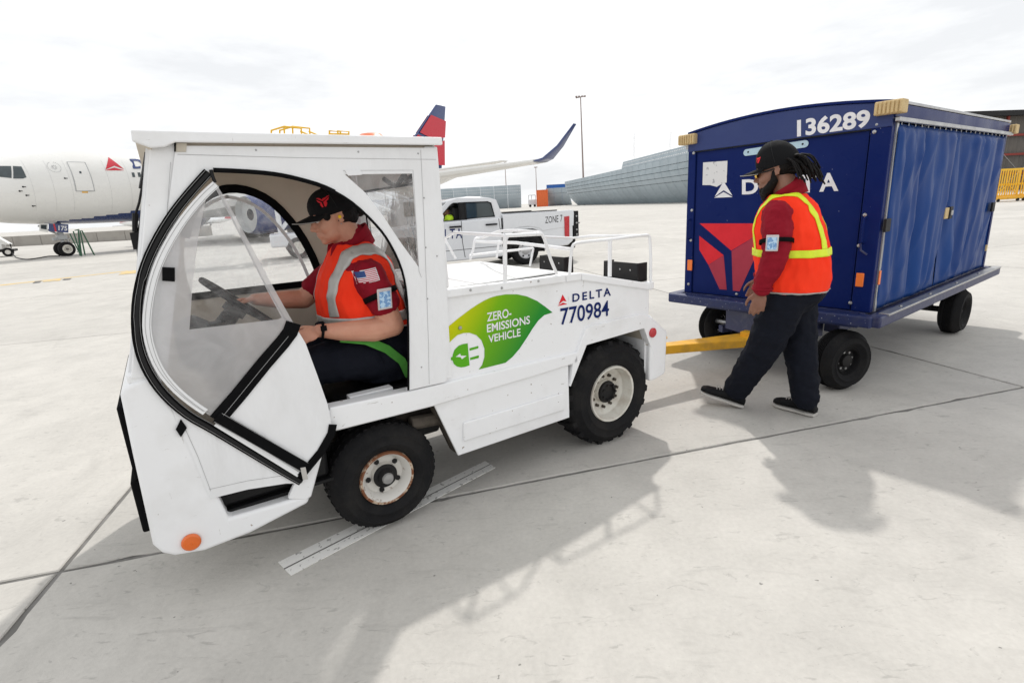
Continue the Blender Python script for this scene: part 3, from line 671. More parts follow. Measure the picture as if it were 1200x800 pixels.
# crest: ring of tiny dashes with a dot pattern
b = MB(); c0 = A_(63.5, 196)
for k in range(26):
    if k in (6, 7): continue
    a = 2*math.pi*k/26; pa = skinpt(c0.x+.27*math.cos(a), c0.z+.27*math.sin(a)); pb = skinpt(c0.x+.27*math.cos(a+.14), c0.z+.27*math.sin(a+.14)); b.ribbon([pa, pb], (0, -1, 0), .025, .004)
for k in range(8):
    a = math.pi*k/4; b.ribbon([skinpt(c0.x+.05*math.cos(a), c0.z+.05*math.sin(a)), skinpt(c0.x+.12*math.cos(a), c0.z+.12*math.sin(a))], (0, -1, 0), .03, .004)
b.build('round_emblem', 'planegrey', jet)
for q in ((27, 219), (31, 229), (23, 224), (38.5, 241.5), (76, 209)):
    b = MB(); p = A_(*q); p = skinpt(p.x, p.z, 0); b.ball(p, .045, seg=8); b.cyl(p, p+Vector((.10, -.06, 0)), .018, 6); b.build('air_probe', 'plastic', jet)
# wing, winglet, fin, tailplane, engine
def slab3(name, sec, m, par=jet, sharp=30):
    """lifting surface: list of (leading edge point, trailing edge point, thickness)"""
    b = MB(); N = 10; vs = []
    for le, te, th in sec:
        le, te = Vector(le), Vector(te); c = te-le
        d = Vector(sec[-1][0])-Vector(sec[0][0]); nn = c.cross(d).normalized()
        prof = [(0, 0), (.03, .35), (.15, .5), (.4, .5), (.7, .28), (1, .02), (.7, -.2), (.4, -.4), (.15, -.4), (.03, -.28)]
        for u, v in prof: vs.append(le+c*u+nn*v*th)
    fs = []
    for i in range(len(sec)-1):
        for k in range(N): k2 = (k+1) % N; fs.append((i*N+k, i*N+k2, (i+1)*N+k2, (i+1)*N+k))
    fs += [tuple(range(N)), tuple((len(sec)-1)*N+k for k in range(N))]
    b.add(vs, fs); return b.build(name, m, par, smooth=sharp)
slab3('wing', [((5.5, -1.2, 2.4), (16, -1.2, 2.4), 1.3), ((9.0, -6, 2.95), (16.0, -6, 2.9), 1.0), ((17.2, -14, 3.85), (20.6, -14, 3.75), .55), ((21.9, -18.6, 4.42), (24.0, -18.6, 4.38), .28)], 'planewhite')
slab3('wing', [((5.5, 1.2, 2.4), (16, 1.2, 2.4), 1.3), ((9.0, 6, 2.95), (16.0, 6, 2.9), 1.0), ((17.2, 14, 3.85), (20.6, 14, 3.75), .55), ((21.9, 18.6, 4.42), (24.0, 18.6, 4.38), .28)], 'planewhite')
slab3('winglet', [((22.0, -18.6, 4.42), (24.1, -18.6, 4.40), .27), ((22.7, -19.0, 4.62), (24.4, -19.0, 4.60), .2), ((24.1, -19.5, 5.5), (25.2, -19.5, 5.5), .14), ((26.0, -20, 7.12), (26.5, -20, 7.12), .08)], 'planeblue')
slab3('winglet_root', [((21.4, -18.0, 4.36), (23.8, -18.0, 4.31), .33), ((22.2, -18.7, 4.46), (24.2, -18.7, 4.43), .28)], 'planegrey')
b = MB(); b.loft([((x, -10.5, 2.95-.02*x+.3), (0, .16, 0), (0, 0, r)) for x, r in ((13, .05), (14.5, .3), (17.5, .25), (19.5, .03))], 12); b.build('flap_fairing', 'planewhite', jet)
fin = slab3('tail_fin', [((27.2, 0, 5.9), (35.0, 0, 5.6), .6), ((31.3, 0, 9.0), (35.8, 0, 9.0), .42), ((34.9, 0, 12.15), (36.6, 0, 12.15), .22)], 'planeblue')
b = MB()
for y in (-.33, .33):
    q = lambda pts: b.sheet([pts], lambda p: Vector((p[0], y*(1.12-(p[1]-5.6)*.07), p[1])))
    q([(31.6, 9.1), (33.7, 11.0), (36.15, 10.6), (35.7, 8.9), (33.6, 8.6)])
    q([(29.3, 7.3), (31.3, 8.9), (33.2, 8.3), (32.0, 6.3), (29.0, 6.2)])
    q([(33.7, 8.2), (35.6, 8.6), (35.2, 6.0), (33.0, 6.0)])
b.build('fin_livery', 'planered', fin, smooth=0)
slab3('tailplane', [((31, -.8, 5.2), (35.5, -.8, 5.2), .5), ((35.5, -7.5, 5.9), (37, -7.5, 5.9), .2)], 'planewhite'); slab3('tailplane', [((31, .8, 5.2), (35.5, .8, 5.2), .5), ((35.5, 7.5, 5.9), (37, 7.5, 5.9), .2)], 'planewhite')
for y in (-6.2, 6.2):
    b = MB(); b.lathe([(.35, .3, 1), (1.02, .35, 1), (1.1, 0), (1.22, .5), (1.22, 2.0), (.95, 3.4), (.5, 4.1, 1), (.1, 4.7, 1)], (7.4, y, 1.75), (1, 0, 0), 32); en = b.build('engine', ['planeblue', 'planegrey'], jet)
    b = MB(); b.plate([[(8.5, 2.6), (9.5, 2.9), (12, 2.95), (11, 2.5), (9.2, 2.3)]], 1, y-.15, y+.15); b.build('engine_pylon', 'planewhite', jet)
# nose gear
ng = jet
b = MB(); b.cyl((0, 0, .35), (0, 0, 1.8), .09, 14); b.cyl((0, 0, 1.0), (0, 0, 1.9), .14, 14); b.cyl((0, -.02, 1.15), (-.9, 0, 1.75), .05, 8); b.cyl((.05, 0, .5), (.28, 0, .75), .035, 8); b.cyl((.28, 0, .75), (.1, 0, 1.05), .035, 8); b.cyl((0, -.32, .36), (0, .32, .36), .06, 12)
b.box((-.22, -.16, .98), (.22, .16, 1.18)); b.box((-.42, -.1, .9), (-.2, .1, 1.06)); b.cyl((-.45, -.15, .95), (.4, -.15, .95), .03, 8); b.build('nose_gear_strut', 'planegrey', ng)
for y in (-.42, .16):
    b = MB(); b.lathe([(.16, 0, 1), (.2, .02, 1), (.24, .0, 0), (.34, .0, 0), (.40, .06, 0), (.40, .22, 0), (.34, .28, 0), (.2, .28, 0)], (0, y, .40), (0, 1, 0), 28)
    b.lathe([(.16, .02, 1), (.10, .06, 1), (.05, .06, 2), (.05, 0, 2)], (0, y, .40), (0, 1, 0), 20); b.build('nose_wheel', ['rubber', 'rimwhite', 'blackmetal'], ng)
gdp = [AF.side(*q, -.45) for q in ((57, 262), (80, 263), (80, 272.8), (57, 271))]
b = MB(); b.plate([gdp], 1, -.47, -.44); gd = b.build('gear_door', 'planeblue', ng, smooth=0)
gp = [AF.at(*q, 1, -.478) for q in ((68.5, 270), (78.8, 270.6), (78.8, 265), (68.5, 264.3))]; text('fleet_number', '175', quadmap(*gp), 'white_ink', gd, bold=.03)
b = MB(); q = [AF.side(*t, -.476) for t in ((62, 262.2), (64, 262.2), (66.5, 271.5), (64.5, 271.5))]; b.plate([q], 1, -.478, -.472); b.build('red_stripe', 'planered', gd, smooth=0)
b = MB(); q = [AF.side(*t, -.4) for t in ((46, 262), (56, 262), (56, 272.5), (46, 270.5))]; b.plate([q], 1, -.42, -.40); b.build('gear_door', 'planewhite', ng, smooth=0)
b = MB(); q = [AF.side(*t, -.43) for t in ((48, 263.5), (54.5, 263.5), (54.5, 269), (48, 268))]; b.plate([q], 1, -.44, -.425); b.build('wheel_bay_opening', 'slot', ng, smooth=0)
b = MB()
for y in (-3.4, -2.6, 2.6, 3.4): b.cyl((14, y, .55), (14, y*.8, 2.6), .14, 10); b.lathe([(.1, -.2), (.55, -.2), (.55, .2), (.1, .2)], (13.4, y, .55), (0, 1, 0), 20); b.lathe([(.1, -.2), (.55, -.2), (.55, .2), (.1, .2)], (14.6, y, .55), (0, 1, 0), 20)
b.build('main_landing_gear', 'blackmetal', jet)
# ladder trestles beside the nose wheel
p0 = gpt(96, 302); F = Frame(p0.x, p0.y, 40)
r = F.empty('trestle_ladder', label='green metal trestle ladder standing behind the nose wheel', category='ladder')
def lp(px, py): return F.at(px, py, 1, 0)
for pix in ([(86, 271), (95, 299)], [(92, 270), (94, 300)], [(88, 270), (93, 269)], [(94, 270), (100, 299)], [(96, 270), (111, 299)], [(82, 274), (95, 300)], [(92, 270), (96, 300)]):
    a, c = lp(*pix[0]), lp(*pix[1]); b = MB(); b.cyl((a.x, 0, a.z), (c.x, .0, max(.03, c.z)), .024, 8); b.cyl((a.x, .5, a.z), (c.x, .75, max(.03, c.z)), .024, 8); b.build('ladder_leg', 'greenpaint', r)
b = MB()
for k in range(5):
    t = (k+1)/6; a = lp(92+2*t, 270+30*t); b.cyl((a.x-.1, 0, a.z), (a.x-.1, .62, a.z), .02, 6)
b.build('rung', 'greenpaint', r)
# ground power unit at the left edge, with its cable
p0 = gpt(4, 301); F = Frame(p0.x, p0.y, 35)
r = F.empty('ground_power_unit', label='white wheeled ground power unit at the left edge', category='power unit')
b = MB(); b.box((-2.4, -.1, .45), (.1, 1.3, .75)); b.box((-2.4, 0, .75), (-.3, 1.2, 1.55)); b.build('body', 'planewhite', r, bevel=.05)
b = MB(); b.add([(-.3, 0, .75), (.45, 0, .75), (-.3, 0, 1.5), (-.3, 1.2, .75), (.45, 1.2, .75), (-.3, 1.2, 1.5)], [(0,1,2),(5,4,3),(0,3,4,1),(1,4,5,2),(2,5,3,0)]); b.build('sloping_hood', 'planewhite', r, smooth=0)
b = MB(); b.box((-2.45, -.15, .3), (.6, 1.35, .44)); b.cyl((.5, -.1, .5), (.5, -.1, .8), .03); b.build('chassis', 'blackmetal', r)
for x in (-1.9, .3):
    b = MB(); b.lathe([(.02, 0, 1), (.12, 0, 1), (.14, -.01, 0), (.26, 0, 0), (.28, .03, 0), (.28, .16, 0), (.1, .16, 0)], (x, -.2, .28), (0, 1, 0), 20); b.build('wheel', ['rubber', 'rimworn'], r)
cp = [gpt(14, 299.5)+Vector((0, 0, .3)), gpt(20, 302.5), gpt(32, 304.5), gpt(45, 303), gpt(56, 301), gpt(70, 300.5)]
b = MB(); b.tube([Vector((p.x, p.y, max(p.z, .03))) for p in smooth_path(cp, 6)], .028, 6); tag(b.build('power_cable', 'plastic', None), label='dark cable lying on the apron from the power unit to the nose wheel', category='cable')
# passenger stair truck behind the cab (its yellow rails clear the roof)
F = Frame(-6.0, 20, 24); r = F.empty('stair_truck', label='white passenger stair truck with yellow top rails behind the tug cab', category='stair truck')
def stp(px, py, y=0.0): return F.at(px, py, 1, y)
b = MB(); b.box((-2.6, 0, .45), (3.4, 1.9, .9)); b.box((2.0, .05, .9), (3.3, 1.85, 1.9)); b.build('chassis', 'truckwhite', r, bevel=.06)
b = MB(); b.box((2.3, .03, 1.25), (3.0, .06, 1.8)); b.box((3.29, .2, 1.25), (3.32, 1.7, 1.8)); b.build('cab_window', 'darkglass', r)
for x in (-1.7, 2.5):
    for y in (-.02, 1.66):
        b = MB(); b.lathe([(.02, 0, 1), (.2, 0, 1), (.22, -.01, 0), (.36, 0, 0), (.39, .04, 0), (.39, .22, 0), (.1, .22, 0)], (x, y, .39), (0, 1, 0), 20); b.build('wheel', ['rubber', 'rimwhite'], r)
b = MB()
for y in (.15, 1.7):
    b.tube([(2.6, y, 1.9), (-2.2, y, 3.62)], .05, 6); b.tube([(2.9, y, 1.0), (-2.2, y, 3.3)], .07, 6); b.tube([(-2.2, y, 3.62), (-4.0, y, 3.62)], .06, 6); b.tube([(-2.2, y, .9), (-2.2, y, 3.6)], .07, 6); b.tube([(-.5, y, .9), (-.5, y, 3.0)], .06, 6)
    b.tube([(-2.2, y, 1.0), (-.5, y, 2.9)], .05, 6); b.tube([(-2.2, y, 3.2), (-.5, y, 1.0)], .05, 6); b.tube([(-.5, y, 1.0), (1.0, y, 2.2)], .05, 6); b.tube([(-3.9, y, 3.6), (-2.2, y, 2.4)], .05, 6)
b.build('truss', 'truckwhite', r)
for k in range(14):
    x = 2.6-k*.34; z = 1.15+k*.165; b = MB(); b.box((x-.17, .2, z), (x+.14, 1.65, z+.04)); b.build('step', 'steel', r, smooth=0)
b = MB(); b.box((-4.1, .1, 3.5), (-2.1, 1.75, 3.58)); b.build('top_platform', 'truckwhite', r, bevel=.01)
def wl(px, py, Y): return F.Ri @ (WORLD.at(px, py, 1, Y)-F.o)
for Y in (20.0, 21.4):
    b = MB(); o_ = (Y-20)*7; b.tube([wl(318+o_, 172, Y), wl(318+o_, 153, Y), wl(333+o_, 148.5, Y), wl(353+o_, 150.5, Y), wl(354+o_, 172, Y)], .035, 8); b.tube([wl(333+o_, 149.5, Y), wl(334+o_, 170, Y)], .03, 8); b.tube([wl(352+o_, 154, Y), wl(364+o_, 159, Y)], .03, 8); b.tube([wl(386+o_, 172, Y), wl(386+o_, 153.5, Y), wl(399+o_, 154.5, Y), wl(399+o_, 172, Y)], .035, 8); b.tube([wl(386+o_, 157, Y), wl(399+o_, 157.5, Y)], .03, 8); b.build('yellow_rail', 'yellow_rail', r)
for y in ():
    b = MB(); b.tube([(-4.1, y, 3.58), (-4.1, y, 4.25), (-3.3, y, 4.42), (-2.3, y, 4.38), (-2.1, y, 3.58)], .035, 8); b.tube([(-3.3, y, 3.58), (-3.3, y, 4.42)], .03, 8); b.tube([(-1.6, y, 3.4), (-1.5, y, 4.25), (-.8, y, 4.15), (-.7, y, 3.2)], .03, 8); b.build('yellow_rail', 'yellow_rail', r)
# ================================================================ PICKUP TRUCK (x toward its tail, y away from the camera)
TF = Frame(.48, 13.35, 20)
tk = TF.empty('pickup_truck', label='white double cab pickup truck with black tail lift, parked beyond the tug deck', category='pickup truck')
def arc(cx, cz, r, a0, a1, n=10): return [(cx+r*math.cos(math.radians(a0+(a1-a0)*k/n)), cz+r*math.sin(math.radians(a0+(a1-a0)*k/n))) for k in range(n+1)]
ra = [(.50, .30), (.47, .62), (.38, .80), (.20, .86), (-.18, .86), (-.38, .78), (-.50, .55), (-.56, .30)]
fa = [(-2.50, .26), (-2.52, .55), (-2.68, .80), (-2.86, .86), (-3.2, .86), (-3.38, .78), (-3.5, .5), (-3.54, .34)]
low = [(-3.74, .36), (-3.80, .55), (-3.78, .80), (-3.70, .98), (-3.3, 1.07), (-2.6, 1.13), (-2.45, 1.165), (-.60, 1.20), (-.60, .94), (1.34, .94), (1.34, .5), (1.20, .40)]+[(.60, .36)]+ra+[(-.66, .26), (-2.4, .24)]+fa
W_ = 1.74
b = MB(); b.plate([low], 1, 0.0, W_); body = b.build('body', 'truckwhite', tk, bevel=.03, smooth=30)
for y0, y1 in ((0.002, .07), (W_-.07, W_-.002)):
    b = MB(); b.plate([[(-.575, .80), (-.575, 1.275), (1.36, 1.285), (1.38, 1.20), (1.36, .88), (.48, .80), (.38, .88), (.1, .94), (-.2, .93), (-.44, .82)]], 1, y0-.012, y1); b.build('bed_side', 'truckwhite', tk, bevel=.02)
    b = MB(); b.box((-.56, y0-.01, 1.286), (.9, y1+.01, 1.31)); b.build('bed_rail', 'plastic', tk, bevel=.006)
b = MB(); b.box((-.575, .07, .94), (-.52, W_-.07, 1.27)); b.box((1.30, .07, .6), (1.36, W_-.07, 1.26)); b.build('tailgate', 'truckwhite', tk, bevel=.01)
b = MB(); b.plate([[(-.48, .3), (-.42, .62), (-.3, .80), (0, .86), (.3, .80), (.44, .62), (.5, .3)]], 1, .05, W_-.05); b.plate([[(-3.5, .3), (-3.44, .62), (-3.3, .80), (-3.0, .86), (-2.7, .80), (-2.56, .62), (-2.52, .3)]], 1, .05, W_-.05); b.build('wheel_housing', 'blackmetal', tk, smooth=0)
b = MB()
for arch in (ra, fa):
    for y in (-.014, W_-.03):
        b.tube([(p[0], y+.02, p[1]) for p in arch], .028, 6)
b.build('arch_trim', 'plastic', tk)
gh = [(-2.50, 1.155), (-1.92, 1.64), (-1.66, 1.712), (-.90, 1.69), (-.70, 1.63), (-.60, 1.36), (-.575, 1.19)]
wf = [(-2.22, 1.20), (-1.86, 1.55), (-1.78, 1.595), (-1.64, 1.60), (-1.62, 1.21)]; wr = [(-1.50, 1.22), (-1.52, 1.60), (-.92, 1.59), (-.84, 1.56), (-.76, 1.24)]
for y0, y1 in ((.06, .10), (W_-.10, W_-.06)):
    b = MB(); b.plate([gh, wf[::-1], wr[::-1]], 1, y0, y1); b.build('cab_side', 'truckwhite', tk, bevel=.006)
    b = MB(); b.plate([[(x, z) for x, z in wr]], 1, y0+.012, y0+.02); b.build('rear_side_window', 'darkglass', tk, smooth=0)
    b = MB(); b.box((-1.66, y0-.006, 1.20), (-1.47, y0-.001, 1.61)); b.build('door_pillar', 'plastic', tk, smooth=0)
    b = MB(); s_ = -1 if y0 < 1 else 1; yy = y0 if y0 < 1 else y1
    b.tube([(x, yy+s_*.004, z) for x, z in wf], .014, 6, closed=True); b.tube([(x, yy+s_*.004, z) for x, z in wr], .014, 6, closed=True); b.build('window_seal', 'plastic', tk)
b = MB(); b.add([(-1.90, .08, 1.645), (-1.90, W_-.08, 1.645), (-1.66, W_-.08, 1.71), (-1.66, .08, 1.71), (-.9, .08, 1.69), (-.9, W_-.08, 1.69), (-.70, .08, 1.63), (-.70, W_-.08, 1.63), (-1.3, .3, 1.745), (-1.3, W_-.3, 1.745)], [(0,3,2,1),(3,4,8),(2,9,5),(3,8,9,2),(8,4,5,9),(4,6,7,5)]); ro = b.build('roof', 'truckwhite', tk, smooth=60); so = ro.modifiers.new('s', 'SOLIDIFY'); so.thickness = .03
b = MB(); b.add([(-2.48, .10, 1.16), (-2.48, W_-.10, 1.16), (-1.91, W_-.12, 1.64), (-1.91, .12, 1.64)], [(0,1,2,3)]); b.build('windscreen', 'glass', tk, smooth=0)
b = MB(); b.add([(-.59, .12, 1.24), (-.59, W_-.12, 1.24), (-.70, W_-.14, 1.60), (-.70, .14, 1.60)], [(0,1,2,3)]); b.build('rear_window', 'darkglass', tk, smooth=0)
b = MB(); b.box((-.64, .10, 1.19), (-.60, W_-.1, 1.25)); b.build('cab_back', 'truckwhite', tk)
b = MB(); b.box((-2.3, .12, .9), (-.66, W_-.12, 1.19)); b.box((-1.75, .2, 1.19), (-1.6, .75, 1.5)); b.box((-1.72, .35, 1.5), (-1.62, .6, 1.62)); b.box((-2.45, .15, 1.1), (-2.2, W_-.15, 1.2)); b.build('seat_and_dash', 'plastic', tk, bevel=.03)
b = MB(); b.tube([(-2.16+.05*math.sin(a), .48+.17*math.cos(a), 1.22+.16*math.sin(a)) for a in [2*math.pi*k/16 for k in range(16)]], .014, 6, closed=True); b.build('steering_wheel', 'plastic', tk)
b = MB()
for x in (-1.63,): b.tube([(x, -.001, 1.18), (x-.01, -.001, .7), (x+.03, -.001, .32)], .007, 4)
b.tube([(-.60, -.001, 1.19), (-.62, -.001, .5)], .016, 4); b.tube([(-.68, -.001, 1.18), (-.66, -.001, .95), (-.58, -.001, .75), (-.52, -.001, .7)], .007, 4); b.tube([(-2.45, -.001, 1.1), (-2.42, -.001, .4)], .007, 4); b.tube([(-2.4, -.001, .5), (-.66, -.001, .52)], .006, 4); b.build('panel_gap', 'plastic', tk)
for x in (-1.79, -.885):
    b = MB(); b.box((x-.15, -.055, 1.035), (x+.15, -.012, 1.075)); b.build('door_handle', 'plastic', tk, bevel=.012)
def wheel(name, parent, c, axis, R, W, rim_r, mats, rimprof, nb, nr, br, tread=0, n=40, groove=3, bulge=.012):
    """tyre with side walls, shoulder and tread; axis points to the outer face; c = centre of the outer face"""
    c = Vector(c); ax = Vector(axis).normalized(); b = MB()
    pr = [(rim_r, -.005), (rim_r+.006, .004), (rim_r+.02, .008), (rim_r+.10*(R-rim_r)+.02, .012+bulge*.7), (rim_r+.3*(R-rim_r), .010+bulge), (rim_r+.34*(R-rim_r), .013+bulge), (rim_r+.37*(R-rim_r), .010+bulge), (rim_r+.62*(R-rim_r), .008+bulge), (rim_r+.66*(R-rim_r), .011+bulge), (rim_r+.69*(R-rim_r), .006+bulge), (rim_r+.82*(R-rim_r), .0), (R*.985, -.018), (R, -.032)]
    if groove:
        for k in range(groove):
            t = -.04-(W-.08)*(k+.5)/groove
            pr += [(R, t+.008), (R-.008, t+.006), (R-.008, t-.006), (R, t-.008)]
    pr += [(R, -W+.032), (R*.985, -W+.018), (rim_r+.6*(R-rim_r), -W-.01), (rim_r, -W+.005)]
    b.lathe(pr, c, ax, n); ty = b.build(name, mats[0], parent, smooth=50)
    if tread:
        a = (Vector((0, 0, 1))-ax*ax.z).normalized(); d = ax.cross(a); b = MB()
        for k in range(tread):
            for sgn in (0, 1):
                t = 2*math.pi*(k+.5*sgn)/tread; rad = a*math.cos(t)+d*math.sin(t); tan = -a*math.sin(t)+d*math.cos(t)
                w0, w1 = (-.004, -W*.56) if sgn == 0 else (-W+.004, -W*.44); hw = R*math.pi/tread*.50
                sk = tan*(.03 if sgn == 0 else -.03)
                o0 = c+ax*w0; o1 = c+ax*w1
                vs = [o0+rad*(R-.055)-tan*hw*.9+ax*.004, o0+rad*(R-.055)+tan*hw*.9+ax*.004, o0+rad*(R+.010)+tan*hw*.8-ax*(.012 if sgn == 0 else -.012), o0+rad*(R+.010)-tan*hw*.8-ax*(.012 if sgn == 0 else -.012),
                      o1+rad*(R-.01)-tan*hw*.7+sk, o1+rad*(R-.01)+tan*hw*.7+sk, o1+rad*(R+.014)+tan*hw*.6+sk, o1+rad*(R+.014)-tan*hw*.6+sk]
                b.add(vs, [(0,1,2,3),(7,6,5,4),(0,4,5,1),(1,5,6,2),(2,6,7,3),(3,7,4,0)])
        b.build('tread_block', mats[0], ty, smooth=0, kind='stuff')
    b = MB(); b.lathe(rimprof, c, ax, 36); rm = b.build('rim', mats[1:], ty, smooth=40)
    a = (Vector((0, 0, 1))-ax*ax.z).normalized(); d = ax.cross(a)
    for k in range(nb):
        t = 2*math.pi*(k+.3)/nb; p = c+(a*math.cos(t)+d*math.sin(t))*nr+ax*br[1]; b = MB(); b.cyl(p-ax*.02, p+ax*br[2], br[0], 6); b.build('wheel_nut', br[3], ty, smooth=0)
    return ty
for x in (0, -3.0):
    for y, s in ((0, -1), (W_, 1)):
        c = Vector((x, y+.0*s, .362)); R = .362
        prof = [(.215, -.004), (.205, .006), (.195, -.012), (.13, -.012), (.12, -.02), (.085, -.012), (.08, .0), (.04, .01), (0.001, .012)]
        wh = wheel('wheel', tk, c, (0, s, 0), R, .22, .215, ['rubber', 'silverwheel'], prof, 0, .1, (.01, 0, .01, 'steel'))
        if s < 0:
            b = MB()
            for k in range(6):
                t = math.pi*k/3; p = c+Vector((math.cos(t)*.155, -.0, math.sin(t)*.155)); b.lathe([(.024, 0), (.022, .006), (.001, .006)], p+Vector((0, .009, 0)), (0, -1, 0), 12)
            b.build('rim_hole', 'blackmetal', wh)
b = MB(); q = [TF.side(*t, -.01) for t in ((661, 254), (667, 253), (667, 279), (662, 278))]; b.plate([q], 1, -.03, .05); b.build('tail_light', 'red_lens', tk, bevel=.01)
b = MB(); b.box((1.10, W_-.06, .6), (1.22, W_+.03, 1.12)); b.build('tail_light', 'red_lens', tk, bevel=.01)
b = MB(); b.plate([[(1.37, .55), (1.37, 1.25), (1.52, 1.25), (1.52, .56)]], 1, .02, W_-.02); b.box((1.44, .2, .3), (1.5, W_-.2, .62)); b.box((1.2, .06, .48), (1.44, W_-.06, .56)); b.build('tail_lift', 'plastic', tk, bevel=.01)
b = MB(); [b.cyl((1.45, .021, z), (1.45, -.01, z), .022, 8) for z in (.66, .78, .95, 1.12)]; b.box((1.52, .1, .92), (1.6, .2, .96)); b.build('lift_bolt', 'steel', tk)
b = MB(); b.box((1.36, .5, .36), (1.5, .62, .52)); b.build('tow_hook', 'yellow', tk, bevel=.01)
q = [TF.at(*t, 1, -.0135) for t in ((639, 261.8), (659, 259.8), (659, 251.6), (639, 254.2))]; text('zone_lettering', 'ZONE 7', quadmap(*q), 'plastic', body, space=1.05)
q = [TF.at(*t, 1, -.004) for t in ((505.5, 281), (541.5, 279), (541.5, 267.5), (505.5, 269.5))]; text('airline_name', 'DELTA', quadmap(*q), 'navy_ink', body, bold=.01, space=1.25)
b = MB(); b.box((-3.84, .1, .45), (-3.76, W_-.1, .62)); b.box((-3.80, .5, .7), (-3.75, W_-.5, .95)); b.build('front_bumper', 'plastic', tk, bevel=.02)
for y in (.06, W_-.4):
    b = MB(); b.box((-3.79, y, .80), (-3.70, y+.34, .95)); b.build('headlight', 'sole', tk, bevel=.02)
b = MB(); b.box((-2.3, -.16, 1.2), (-2.18, -.0, 1.34)); b.build('door_mirror', 'plastic', tk, bevel=.02)

# ================================================================ BAGGAGE CART (x along its length, y away, front face x = 0)
CF = Frame(2.607, 3.687, 36.2); CW, CL = 1.568, 2.97
ct = CF.empty('baggage_cart', label='dark blue enclosed baggage cart with number 136289 and blue curtain sides', category='baggage cart')
ZB, ZT = .60, 1.93
def crown(y): t = (y-CW/2)/(CW/2); return ZT+.080+.066*(1-t*t)
b = MB(); b.box((-.02, .02, ZB-.09), (CL+.02, CW-.02, ZB)); b.box((.3, .3, .34), (CL-.2, .42, ZB-.09)); b.box((.3, CW-.42, .34), (CL-.2, CW-.3, ZB-.09)); b.build('deck', 'navy_frame', ct, bevel=.008, smooth=0)
for nm, a, c, m in (('side_rail', (-.10, -.11, ZB-.085), (CL+.12, -.012, ZB-.002), 'navy_frame'), ('side_rail', (-.10, CW+.012, ZB-.085), (CL+.12, CW+.11, ZB-.002), 'navy_frame'), ('front_rail', (-.13, -.06, ZB-.088), (-.022, CW+.09, ZB-.006), 'navy_worn'), ('rear_rail', (CL+.022, -.06, ZB-.085), (CL+.13, CW+.06, ZB-.002), 'navy_frame')):
    b = MB(); b.box(a, c); b.build(nm, m, ct, bevel=.014, segs=3, smooth=0)
b = MB(); b.box((.02, -.118, ZB-.012), (CL+.1, -.05, ZB+.004)); [b.cyl((x, -.08, ZB), (x, -.08, ZB+.012), .012, 8) for x in (.35, 1.0, 1.7, 2.4)]; b.build('rail_edge', 'steel', ct, bevel=.003)
# skirt under the front
b = MB(); b.plate([[(.05, .49), (CW-.28, .49), (CW-.28, .515), (CW-.05, .60), (.05, .60)]], 0, -.06, -.035); b.build('front_skirt', 'navy_worn', ct, smooth=0)
# front panel and its frame
fp = [(.14, ZB+.01), (CW-.085, ZB+.01), (CW-.085, ZT-.095), (.14, ZT-.055)]
b = MB(); b.plate([[(.135, ZB+.005), (CW-.08, ZB+.005), (CW-.08, ZT-.07), (.135, ZT-.07)]], 0, .012, .03); panel = b.build('front_panel', 'navy', ct, bevel=.003, smooth=0)
for y0, y1 in ((.0, .125), (CW-.075, CW)):
    b = MB(); b.box((-.004, y0, ZB), (.06, y1, ZT+.01)); b.build('front_post', 'navy', ct, bevel=.006, smooth=0)
b = MB(); top = [(y, crown(y)) for y in [CW*k/16 for k in range(17)]]; b.plate([[(.0, ZT-.062), (0, crown(0))]+top[1:-1]+[(CW, crown(CW)), (CW, ZT-.062)]], 0, -.012, .03); head = b.build('header_board', 'navy_pale', ct, bevel=.004, smooth=0)
b = MB(); b.box((-.006, .12, ZT-.071), (.0, CW-.07, ZT-.064)); b.build('header_gap', 'plastic', ct, smooth=0)
# back panel, roof
b = MB(); b.plate([[(0, ZB), (0, ZT)]+top+[(CW, ZT), (CW, ZB)]], 0, CL-.03, CL); b.build('rear_panel', 'navy', ct, bevel=.004, smooth=0)
b = MB(); vs = []
for x in (-.02, CL+.02):
    for y, z in top: vs.append((x, y, z+.004))
    for y, z in top: vs.append((x, y, z+.022))
n = len(top); fs = []
for k in range(n-1): fs += [(k, k+1, 2*n+k+1, 2*n+k), (n+k, 3*n+k, 3*n+k+1, n+k+1), (k, n+k, n+k+1, k+1), (2*n+k, 2*n+k+1, 3*n+k+1, 3*n+k)]
fs += [(0, 2*n, 3*n, n), (n-1, 2*n-1, 4*n-1, 3*n-1)]; b.add(vs, fs); b.build('roof', 'navy', ct, smooth=40)
for y0 in (-.012, CW-.028):
    b = MB(); b.box((.0, y0+.002, ZT-.005), (CL, y0+.038, ZT+.079)); b.build('roof_side_beam', 'navy', ct, bevel=.004, smooth=0)
    b = MB(); b.box((.0, y0+.004, ZT+.084), (CL+.02, y0+.036, ZT+.104)); b.build('roof_edge_strip', 'steel', ct, bevel=.003, smooth=0)
    b = MB(); b.box((-.005, y0-.028 if y0 < 0 else y0+.03, ZT-.036), (CL+.03, y0+.0 if y0 < 0 else y0+.058, ZT-.008)); b.build('curtain_rail', 'steel', ct, bevel=.004, smooth=0)
for x in (.0, CL-.05):
    for y in (0.0, CW-.04):
        b = MB(); b.box((x+.0, y+.001, ZB), (x+.05, y+.039, ZT)); b.build('corner_post', 'navy', ct, bevel=.004, smooth=0)
b = MB(); b.box((.052, -.010, ZB), (.085, .002, ZT-.04)); b.build('curtain_edge_strip', 'steel', ct, smooth=0)
